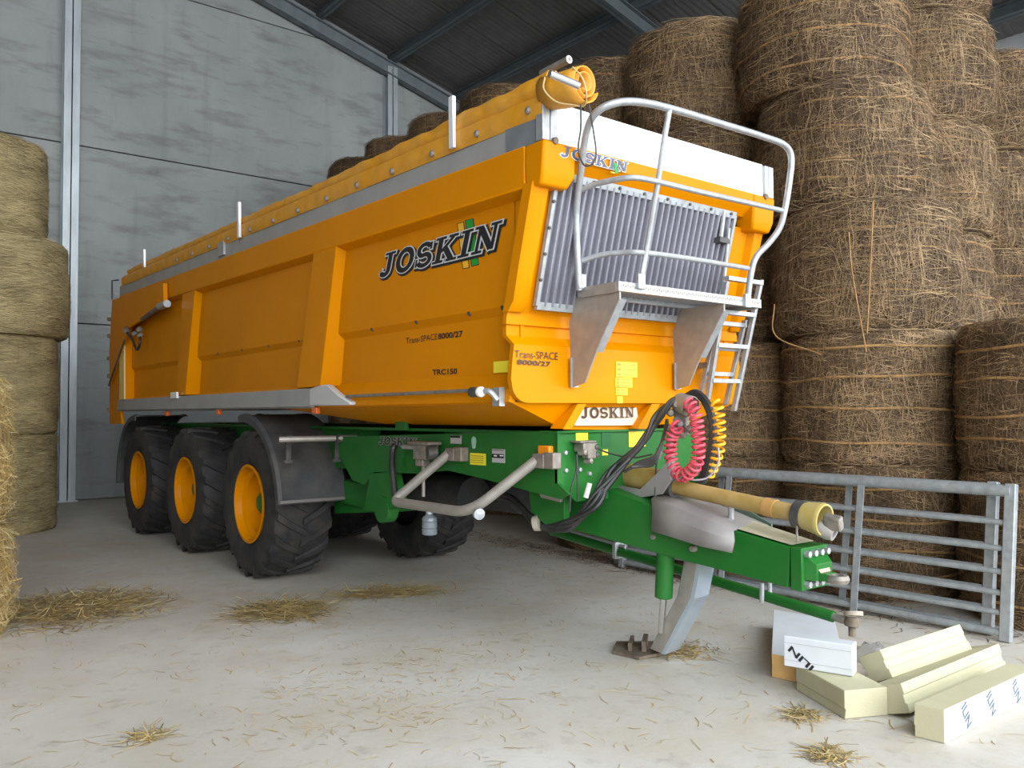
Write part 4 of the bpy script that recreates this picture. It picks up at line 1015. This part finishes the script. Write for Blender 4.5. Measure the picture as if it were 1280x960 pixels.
front_label('warning_sticker', ((786, 538), (807, 558)), LYEL)
front_label('warning_sticker', ((753, 562), (760, 569)), LYEL)
for px, py in ((706, 566), (706.5, 588), (724, 587), (736, 592)):
    p = sy(px, py, YC); MB().lathe([(0, -.018), (.013, -.016), (.016, -.004), (.016, .004)], p, (0, 1, 0), 8).build('bolt', GALV, T)
def side_label(name, px, mt, X=XC, **kw):
    (x0, y0), (x1, y1) = px; a = sx(x0, y0, X-.004); b = sx(x1, y1, X-.004); return MB().box((X-.004, b.y, b.z), (X-.001, a.y, a.z)).build(name, mt, T, smooth=0, **kw)
l = side_label('warning_sticker', ((587.5, 566), (607, 582)), LYEL)
m = MB(); (a, b) = (sx(589, 568, XC), sx(605, 580, XC))
for k in range(4): z = b.z + (a.z-b.z)*(k+.5)/4; m.box((XC-.0055, b.y, z-.003), (XC-.0045, a.y, z+.002))
m.build('printed_mark', bpy.data.materials['dim_print'], l, smooth=0)
l = side_label('rating_plate', ((615, 561), (631, 579)), LGREY)
m = MB()
for y0_, y1_ in ((562, 563.5), (567, 573)):
    a = sx(615.5, y0_, XC); b = sx(630.5, y1_, XC); m.box((XC-.0055, b.y, b.z), (XC-.0045, a.y, a.z))
m.build('printed_mark', INK, l, smooth=0)
m = MB(); a = sx(618, 568.8, XC); b = sx(622, 570.5, XC); m.box((XC-.0065, b.y, b.z), (XC-.0057, a.y, a.z)); a = sx(625.5, 568.8, XC); b = sx(630, 570.5, XC); m.box((XC-.0065, b.y, b.z), (XC-.0057, a.y, a.z)); m.build('printed_mark', WHITE, l, smooth=0)
l = side_label('rating_plate', ((563, 544), (576.5, 555)), LGREY)
m = MB(); a = sx(563.5, 544.3, XC); b = sx(576, 547.5, XC); m.box((XC-.0055, b.y, b.z), (XC-.0045, a.y, a.z)); m.build('printed_mark', INK, l, smooth=0)
c = sx(592.3, 551, XC-.004); m = MB(); m.add([c] + [c + Vector((0, -.030*math.cos(a), .030*math.sin(a) - (.026 if 3.9 < a < 5.5 else 0))) for a in [2*PI*k/16 for k in range(16)]], [(0, k+1, (k+1) % 16+1) for k in range(16)])
m.build('round_sticker', mat('pale_green_sticker', (.30, .55, .42), .4), T, smooth=0)
a = sx(473, 555.5, XC-.001); b = sx(522, 555.5, XC-.001); h = sx(473, 546, XC).z - a.z
slab('logo_lettering', 'JOSKIN', a, (0, -1, 0), (0, 0, 1), a.y-b.y, h, .12, [(.07, (0, 0), mat('dull_outline', (.30, .32, .30), .5), .002), (0, (0, 0), INK, .004)], T)
p = sx(682, 563, XC-.015); MB().obox(p, (.02, 0, 0), (0, .055, 0), (0, 0, .030)).build('side_marker', AMBER, T, bevel=.008)
# lug through the hull side, brackets, suspension parts
side_plate('body_lug', [(494, 538), (494, 524), (496, 520), (505, 520), (507, 524), (507, 538)], XC-.01, .03, GREEN)
side_plate('suspension_hanger', [(462, 592), (488, 590), (497, 632), (480, 640), (455, 638)], XC-.02, .10, GREEN)
MB().box((3.62, 6.2, .72), (4.60, 7.1, .95)).build('suspension_crossbeam', GREEN, T, bevel=.02)
side_plate('suspension_arm', [(418, 628), (450, 616), (470, 628), (478, 640), (418, 642)], 3.66, .12, GREEN)
MB().lathe([(0, -.05), (.11, -.05), (.11, .05), (0, .05)], sx(483, 636, XC+.02), (1, 0, 0), 20).build('pivot_boss', GREEN, T)
MB().tube([(3.85, 5.3, .90), (3.85, 6.2, .90)], .16, 20).build('air_tank', RUBBER, T)
MB().tube([(4.2, 5.1, .95), (4.2, 6.3, .95)], .19, 20).build('air_tank', RUBBER, T)
# brake valve on the side
p = sx(532, 565, XC-.07); m = MB(); m.obox(p, (.05, 0, 0), (0, .10, 0), (0, 0, .055)); m.obox(p + Vector((0, .02, .065)), (.06, 0, 0), (0, .15, 0), (0, 0, .012)); m.obox(p + Vector((0, .04, -.075)), (.035, 0, 0), (0, .05, 0), (0, 0, .03)); vb = m.build('brake_valve', DSTEEL, T, bevel=.008)
MB().lathe([(0, -.04), (.05, -.04), (.055, .03), (0, .04)], p + Vector((-.02, -.12, 0)), (1, -.3, 0), 14).build('valve_cap', BPLAST, vb)
MB().tube([p + Vector((0, .12, .03)), p + Vector((0, .32, .03))], .018, 8).build('valve_pipe', GALV, vb)
MB().tube([p + Vector((0, .03, -.08)), p + Vector((0, .03, -.33))], .014, 8).build('valve_pipe', GALVD, vb)
MB().tube(spline([sx(494, 556, XC-.05), sx(491, 562, XC-.07), sx(490, 580, XC-.06), sx(492, 600, XC-.04), sx(494, 622, XC-.02)]), .026, 8).build('air_hose', BLACK, T)
# side underrun guard
GA, GB_, GC, GD = sx(561, 567, 3.40), sx(491, 627, 3.12), sx(598, 642, 3.12), sx(671, 575, 3.40)
MB().tube(fillet([GA, GB_, sx(545, 635, 3.12)], .08), .034, 14).build('side_guard', GALVD, T)
g = sx(578, 640, 3.12)
gb = MB().tube(fillet([sx(545, 635, 3.12), g + (g - sx(545, 635, 3.12))*.25, GD], .16, 8), .034, 14).build('side_guard', GALVD, T)
for c_ in (GA, GD):
    m = MB(); m.obox(c_ + Vector((.03, -.03, -.005)), (.05, 0, 0), (0, .055, 0), (0, 0, .045)); m.obox(c_ + Vector((.02, -.12, .0)), (.035, 0, 0), (0, .05, 0), (0, 0, .05)); m.build('guard_bracket', DSTEEL, T, bevel=.008)
MB().lathe([(.036, -.01), (.036, .02), (0, .024)], sx(598, 642, 3.12) , (-.25, -.9, -.1), 16).build('tube_cap', GALV, T)
# gear under the front of the chassis
side_plate('stand_bracket', [(660, 610), (705, 618), (705, 660), (690, 664), (664, 640)], 3.62, .05, GREEN)
side_plate('stand_bracket', [(668, 604), (702, 616), (700, 628), (676, 622)], 3.60, .10, GALVD)
MB().tube([sx(684, 622, 3.7), sx(684, 652, 3.7)], .055, 14).build('damper', GREEN, T)

# ---- drawbar
XD = 3.93
def dbp(px, py, X): return sx(px, py, X)
tl0, tl1, tl2 = dbp(715, 594, 3.86), dbp(822, 634, XD), dbp(988, 684, 3.99)
bl0, bl1, bl2 = dbp(690, 655, 3.84), dbp(840, 697, XD), dbp(985, 735, 3.99)
mx_ = lambda p: Vector((mir(p.x), p.y, p.z))
secs = []
for t_, b_ in ((tl0, bl0), (tl1, bl1), (tl2, bl2)):
    y_ = (t_.y+b_.y)/2
    secs.append([Vector((t_.x, t_.y, t_.z)), mx_(t_), mx_(b_), b_])
m = MB(); m.loft(secs, True, True); db = m.build('drawbar', GREEN, T, bevel=.008, smooth=0); bm_fix(db)
yh = min(tl2.y, bl2.y); zt_h, zb_h = tl2.z, bl2.z
hp = MB().box((3.985, yh-.07, zb_h-.005), (mir(3.985), yh, zt_h+.003)).build('hitch_plate', GREEN, T, bevel=.006)
for i, x in enumerate((4.02, 4.08, 4.14, 4.20)):
    for z in (zt_h-.03, zb_h+.03):
        MB().lathe([(0, -.03), (.018, -.03), (.018, 0)], (x, yh-.07, z), (0, 1, 0), 6).build('hitch_bolt', GALV, T)
ey = dbp(1043, 722, CX); ea = Vector((CX, yh-.07, (zt_h+zb_h)/2 + .01))
m = MB(); m.loft([[ea + Vector((a*.10, 0, b*.066)) for a, b in ((-1, -1), (1, -1), (1, 1), (-1, 1))], [ea*.5 + ey*.5 + Vector((a*.075, .0, b*.043)) for a, b in ((-1, -1), (1, -1), (1, 1), (-1, 1))], [ey + Vector((a*.05, .06, b*.020)) for a, b in ((-1, -1), (1, -1), (1, 1), (-1, 1))], [ey + Vector((a*.045, 0.015, b*.020)) for a, b in ((-1, -1), (1, -1), (1, 1), (-1, 1))]], True, True)
eb = m.build('hitch_arm', GREEN, T, bevel=.006, smooth=0)
m = MB(); m.lathe([(.030, -.020), (.052, -.020), (.060, 0), (.052, .020), (.030, .020), (.030, -.020)], ey + Vector((0, -.02, -.004)), (0, 0, 1), 24); m.build('hitch_eye', DSTEEL, T)
q = [ea + Vector((-.092, .0, .067)), ea + Vector((.092, .0, .067)), ey + Vector((.046, .05, .021)), ey + Vector((-.046, .05, .021))]; m = MB(); m.prism(q, (0, 0, .006)); o = m.build('hitch_top', mat('dusty_steel_top', (.36, .31, .24), .8, vary=.25), T, smooth=0); bm_fix(o)
# top plate dusty with a fold line
m = MB(); m.add([tl1 + Vector((.01, 0, .011)), mx_(tl1) + Vector((-.01, 0, .011)), mx_(tl2) + Vector((-.01, 0, .011)), tl2 + Vector((.01, 0, .011))], [(0, 1, 2, 3)]); m.build('drawbar_top', mat('dusty_green', (.40, .38, .26), .8, vary=.2, vscale=10), T, smooth=0)
for px, py in ((817, 671), (866, 686)):
    p = sx(px, py, XD-.005); MB().lathe([(0, -.015), (.016, -.014), (.02, 0), (.02, .02)], p, (1, 0, 0), 10).build('bolt', DSTEEL, T)
# right-hand cheek plate seen above the drawbar
q = [sx(a, b, 4.30) for a, b in ((918, 628), (964, 655), (965, 668), (918, 664))]; m = MB(); m.prism(q, (.012, 0, 0)); o = m.build('cheek_plate', mat('dull_dark_green', (.10, .16, .12), .5), T, smooth=0); bm_fix(o)
MB().tube([sx(914, 660, 4.11), sx(914, 628, 4.11)], .018, 8).build('shaft_rest', GALV, T)
# grey cover lying over the drawbar
cov = []
for (ax, ay), (bx, by), (cx_, cy_) in (((822, 618), (816, 640), (815, 664)), ((850, 628), (845, 650), (842, 672)), ((890, 644), (880, 664), (876, 683)), ((926, 660), (918, 676), (915, 691))):
    a = sx(ax, ay, XD + .10); b = sx(bx, by, XD - .045); c = sx(cx_, cy_, XD - .05)
    d = a + Vector((.26, 0, -.01)); e = Vector((d.x + .03, d.y, c.z + .03))
    cov.append([c, b, (a+b)/2 + Vector((-.035, 0, .025)), a, d, e])
m = MB(); m.loft(cov, False); o = m.build('drawbar_cover', GREYPL, T, smooth=30); s_ = o.modifiers.new('solid', 'SOLIDIFY'); s_.thickness = .012; s_.offset = 0
# parking stand
c_t, c_b = Vector((3.98, 3.56, .90)), Vector((3.98, 3.56, .415))
p_t, p_b = sx(832, 690, 3.98), sx(829.5, 747, 3.98)
MB().tube([p_t + (p_t-p_b)*.25, p_b], .055, 20).build('stand_ram', GREEN, T, bevel=.006)
r_b = sx(826, 790, 4.02); MB().tube([p_b, r_b], .021, 12).build('ram_rod', mat('chrome', (.7, .7, .7), .15, 1.0), T)
xl_ = 3.97; xr_ = 4.22
prof = [(862, 700), (838, 775), (812, 812), (824, 820), (856, 782), (889, 708)]
def legp(px, py, X, Y=None): return sx(px, py, X)
lt0, lt1 = sx(862, 700, 4.03), sx(838, 770, 4.03)
lb0 = sz(818, 814, .03)
fl_top = [sx(855, 700, 4.03), sx(846, 745, 4.03), sx(812, 811, 4.03)]
fr_top = [sx(871, 704, 4.03), sx(862, 748, 4.03), sx(826, 817, 4.03)]
m = MB(); secs = []
for a, b in zip(fl_top, fr_top):
    w_ = b - a
    secs.append([a, b, b + Vector((.17, .02, 0)), a + Vector((.17, .02, 0))])
m.loft(secs, True, True); leg = m.build('stand_leg', GALVD, T, bevel=.006, smooth=0); bm_fix(leg)
m = MB(); secs = []
for b in fr_top: secs.append([b + Vector((0, -.002, 0)), b + Vector((.004, -.03, 0)), b + Vector((.168, -.01, 0)), b + Vector((.172, .02, 0))])
m.loft(secs, True, True); o = m.build('leg_channel', mat('pale_blue_zinc', (0.416, 0.480, 0.544), .35, .5, vary=.1), T, smooth=0); bm_fix(o)
m = MB(); fx = Vector((4.13, 3.80, 0))
fr_ = Vector((-.62, .78, 0)); fs_ = Vector((.78, .62, 0))
base = [fx - fs_*.02 + fr_*.20 - fs_*.10, fx + fr_*.02 - fs_*.22, fx - fr_*.20 - fs_*.02, fx - fr_*.12 + fs_*.18, fx + fr_*.20 + fs_*.12]
m.prism([Vector((p.x, p.y, .004)) for p in base], (0, 0, .018)); 
m.obox(fx + Vector((0, 0, .05)), fr_*.015, fs_*.10, (0, 0, .035)); m.obox(fx + fr_*.09 + Vector((0, 0, .04)), fr_*.012, fs_*.10, (0, 0, .03))
foot = m.build('stand_foot', RUST, T, smooth=0); bm_fix(foot)
# steering rod running low along the drawbar
sr0, sr1 = sx(690, 664, 4.40), sx(1042, 771, 4.40)
sr_m = sr0 + (sr1-sr0)*.62
d_ = (sr1-sr0).normalized()
MB().tube([sr0, sr1], .033, 12).build('steering_rod', GREEN, T)
MB().tube([sr0 + Vector((0, 0, .045)), sr0 + (sr1-sr0)*.33 + Vector((0, 0, .045))], .012, 8).build('steering_pipe', GALV, T)
e0 = sr1; MB().tube([e0, e0 + d_*.09], .022, 10).build('rod_end', DSTEEL, T)
MB().lathe([(0, -.03), (.035, -.025), (.042, 0), (.035, .025), (0, .03)], e0 + d_*.11, (.3, 0, 1), 14).build('ball_joint', RUST, T)
MB().lathe([(0, -.012), (.05, -.012), (.05, .012), (0, .012)], e0 + d_*.11 + Vector((.02, 0, .045)), (.2, .2, 1), 14).build('ball_plate', mat('rust_dust_pin', (.38, .32, .26), .8), T)
MB().tube([e0 + d_*.11, e0 + d_*.11 + Vector((0, 0, -.075))], .02, 8).build('ball_pin', RUST, T)
for t in (.30, .62):
    p = sr0 + (sr1-sr0)*t; MB().obox(p + Vector((0, 0, .01)), (.045, 0, 0), d_*.018, (0, 0, .06)).build('rod_clamp', GALV, T, bevel=.006)
for dx in (-.03, .05):
    MB().tube([sx(956, 728, 4.36) + Vector((dx, 0, 0)), sx(956, 752, 4.36) + Vector((dx, 0, 0))], .014, 8).build('rod_hanger', GALV, T)

# ---- drive shaft
s0, s1, s2, s3 = sx(803, 598, CX), sx(838, 607, CX), sx(1000, 643, CX), sx(1046, 654, CX)
d_ = (s2-s1).normalized()
MB().tube([s1 - d_*.06, s2 + d_*.02], .048, 18).build('drive_shaft', PTOY, T)
MB().tube([s1 - d_*.02, s1 + d_*.05], .075, 18).build('shaft_collar', BPLAST, T)
MB().tube([s0 - d_*.10, s1 - d_*.03], .085, 18).build('shaft_guard', PTOY, T)
MB().tube([s2 - d_*.22, s2 - d_*.15], .053, 18).build('shaft_band', mat('brown_band', (.45, .25, .08), .5), T)
MB().tube([s2 - d_*.02, s2 + d_*.03], .078, 20).build('shaft_collar', BPLAST, T)
m = MB(); pr = []
for k in range(9): pr += [(.072 + .004*(k % 2) + .002*k, .03 + k*.014)]
m.lathe(pr + [(.086, .15), (.076, .15), (.066, .03)], s2, d_, 24); m.build('shaft_bell', mat('yellow_bell', (0.435, 0.345, 0.098), .5, dust=(.5, .42, .25), dust_amt=.6, dscale=10), T)
m = MB(); m.obox(s3 - d_*.02, d_*.05, Vector((.02, 0, .01)), Vector((-.005, 0, .035))); m.build('shaft_yoke', DSTEEL, T, bevel=.01)
MB().lathe([(0, .12), (.05, .12), (.05, .17), (.042, .20), (.025, .20), (.025, .14)], s2 + Vector((.0, 0, -.02)), (d_ + Vector((.15, 0, -.25))).normalized(), 16).build('yoke_end', mat('grey_yoke', (.40, .38, .36), .5, .4), T)
cc = s2 - d_*.0
MB().tube(spline([sx(997, 650, CX-.05), sx(996, 662, CX-.05), sx(997, 676, CX-.05)]), .007, 6).build('shaft_chain', DSTEEL, T)
# guard bracket round the shaft root
q = [sx(a, b, CX-.12) for a, b in ((768, 606), (800, 612), (818, 595), (836, 575), (838, 600), (826, 618), (800, 622), (775, 620))]; m = MB(); m.prism(q, (.02, 0, 0)); o = m.build('guard_strap', GREYPL, T, smooth=0); bm_fix(o)
MB().tube([sx(838, 618, CX), sx(838, 540, CX)], .03, 10).build('hose_post', GALVD, T)

# ---- hoses, coils and couplings
hx, hy = 858, 497
H0 = sx(858, 498, CX)
m = MB(); m.lathe([(.060, -.06), (.066, -.06), (.066, .06), (.060, .06)], sx(857, 502, CX) + Vector((0, 0, -.02)), (.3, 1, .2), 20); m.build('hose_holder', GALVD, T, smooth=40)
m = MB(); MB().obox(sx(852, 520, CX), (.02, 0, 0), (0, .05, 0), (0, 0, .12)).build('coupling_plate', DSTEEL, T, bevel=.008)
for px, py in ((845, 506), (838, 516), (858, 516), (848, 528), (862, 536), (852, 542), (840, 535)):
    p = sx(px, py, CX-.04); MB().lathe([(0, -.035), (.022, -.035), (.026, 0), (.018, .03), (0, .035)], p, (random.uniform(-1, 0), -.6, random.uniform(-.5, .5)), 10).build('hose_coupling', GALV if random.random() < .4 else DSTEEL, T)
rnd = random.Random(8)
for k in range(7):                              # bundle sweeping up from under the chassis to the holder
    j = lambda s: rnd.uniform(-s, s)
    pts = [sx(612 + j(6), 615 + k*1.5, 3.75), sx(640, 625 + j(4), 3.72), sx(668, 650 + j(4) + k, 3.66), sx(690, 663 + j(3) - k, 3.62), sx(714 + k*2, 658 + j(4) - k*2, 3.62), sx(738 + k*2, 625 + j(6), 3.68), sx(765 + j(6), 592 + j(5), 3.80), sx(798 + j(6), 560 + j(6), 3.92), sx(822 + j(4), 525 + j(6), 4.0), sx(840 + j(3), 503 + j(3), 4.06), sx(856, 496 + k*1.2, CX + .01*k)]
    MB().tube(spline(pts, 6), .0135 + rnd.uniform(-.002, .003), 7).build('hydraulic_hose', BLACK, T)
for k in range(4):                              # loops falling down again on the right of the holder
    pts = [sx(850, 497 + k, CX), sx(866 + k, 492 - k, CX + .02), sx(880 + k*2, 504, CX + .04), sx(889 + k*1.5, 530, CX + .05), sx(888 + k*1.5, 556, CX+.05), sx(880 + k*2, 584, CX+.04), sx(873 + k*2, 604, CX+.03)]
    MB().tube(spline(pts, 6), .014, 7).build('hydraulic_hose', BLACK, T)
for k in range(4):
    pts = [sx(780 + 3*k, 590 - 2*k, 3.85), sx(800, 577 + 2*k, 3.9), sx(818, 570 + 3*k, 3.95), sx(828, 550, 4.0), sx(834, 530 - 2*k, 4.04)]
    MB().tube(spline(pts, 6), .010, 7).build('hydraulic_hose', BLACK, T)
MB().tube(spline([sy(738, 556, YC-.07), sy(760, 566, YC-.1), sy(790, 572, YC-.14), sy(815, 568, YC-.2)]), .006, 6).build('cable', BLACK, T)
MB().tube(spline([sy(721, 568, YC-.05), sy(720, 590, YC-.05), sy(714, 612, YC-.04), sy(712, 640, YC-.02)]), .006, 6).build('cable', BLACK, T)
MB().tube(spline([sy(721, 568, YC-.05), sy(722, 600, YC-.06), sy(722, 626, YC-.05)]), .006, 6).build('cable', BLACK, T)
MB().tube(spline([sx(822, 560, CX-.06), sx(820, 590, CX-.10), sx(819, 630, CX-.13)]), .006, 6).build('cable', BLACK, T)
p = sy(732, 559, YC-.05); m = MB(); m.obox(p, (.06, 0, 0), (0, .045, 0), (0, 0, .028)); m.obox(p + Vector((.01, -.02, -.045)), (.035, 0, 0), (0, .03, 0), (0, 0, .025)); m.obox(p + Vector((-.02, 0, .035)), (.07, 0, 0), (0, .05, 0), (0, 0, .007)); jb = m.build('valve_block', DSTEEL, T, bevel=.006)
for dx, dz in ((-.05, -.03), (.055, -.05), (.0, -.085), (.05, .0)):
    MB().lathe([(0, -.03), (.018, -.03), (.018, .02), (0, .03)], p + Vector((dx, -.03, dz)), (.2, -1, .1), 10).build('valve_cap', BPLAST if dx > 0 else DSTEEL, jb)
a = sx(733, 578, 3.63) ; MB().tube([sx(737, 604, 3.64), sx(732, 622, 3.62)], .017, 8).build('hose_sleeve', mat('pale_sleeve', (.6, .6, .58), .5), T)
MB().tube([sx(822, 572, 4.0), sx(826, 562, 4.0)], .02, 10).build('hose_coupling', GALV, T)
MB().lathe([(0, -.02), (.05, -.02), (.055, .02), (0, .03)], sx(671, 654, 3.63), (.5, -.8, .2), 14).build('hose_clip', mat('beige_clip', (.42, .38, .30), .6), T)
def coil(name, path, r, wire, turns, mt):
    P = spline(path, 24); L = [0]
    for a, b in zip(P[:-1], P[1:]): L.append(L[-1] + (b-a).length)
    pts = []; n = turns*12; prev = None
    for i in range(n+1):
        s = L[-1]*i/n; k = max(j for j in range(len(L)) if L[j] <= s + 1e-9); k = min(k, len(P)-2)
        t = (s - L[k])/max(1e-9, L[k+1]-L[k]); c = P[k].lerp(P[k+1], t); d = (P[k+1]-P[k]).normalized()
        u = Vector((0, 1, 0)); u = (u - d*u.dot(d)).normalized(); w = d.cross(u); a = 2*PI*i/12
        e = min(1, i/6, (n-i)/6)
        pts.append(c + (u*math.cos(a) + w*math.sin(a))*r*(.2+.8*e))
    return MB().tube(pts, wire, 6).build(name, mt, T, smooth=60)
coil('coil_hose', [sx(*p, CX-.08) for p in ((858, 500), (868, 514), (871, 530), (873, 555), (871, 578), (860, 592), (851, 594), (842, 584), (838, 565), (840, 545), (846, 536), (842, 528))], .036, .0092, 27, REDH)
coil('coil_hose', [sx(*p, CX+.07) for p in ((892, 500), (897, 512), (899, 535), (898, 560), (892, 580), (884, 596))], .034, .009, 12, YELH)
MB().tube(spline([sx(898, 560, CX+.03), sx(898, 578, CX+.02), sx(886, 596, CX), sx(870, 600, CX-.04), sx(858, 598, CX-.06)]), .006, 6).build('cable', mat('grey_cable', (.35, .33, .36), .5), T)

# bottle hung from the guard tube
bp_ = sx(537, 662, 3.12)
o = MB().lathe([(0, 0), (.048, .002), (.052, .012), (.052, .04), (.048, .045), (.052, .05), (.052, .085), (.048, .09), (.052, .095), (.050, .115), (.022, .14), (.020, .15)], bp_ + Vector((0, 0, -.035)), (0, 0, 1), 20)
o = o.build('plastic_bottle', mat('cloudy_bottle_plastic', (.22, .26, .28), .2, trans=.35), None); tag(o, 'cloudy grey plastic bottle hanging from the side guard tube under the trailer', 'bottle')
c_ = MB().lathe([(.024, 0), (.024, .03), (0, .032)], bp_ + Vector((0, 0, .105)), (0, 0, 1), 14).build('bottle_cap', GALV, o)
top = bp_ + Vector((0, 0, .13)); tubz = sx(537, 634, 3.12)
MB().tube([top, Vector((top.x, top.y, max(top.z + .01, tubz.z)))], .008, 6).build('bottle_hook', GALV, o)
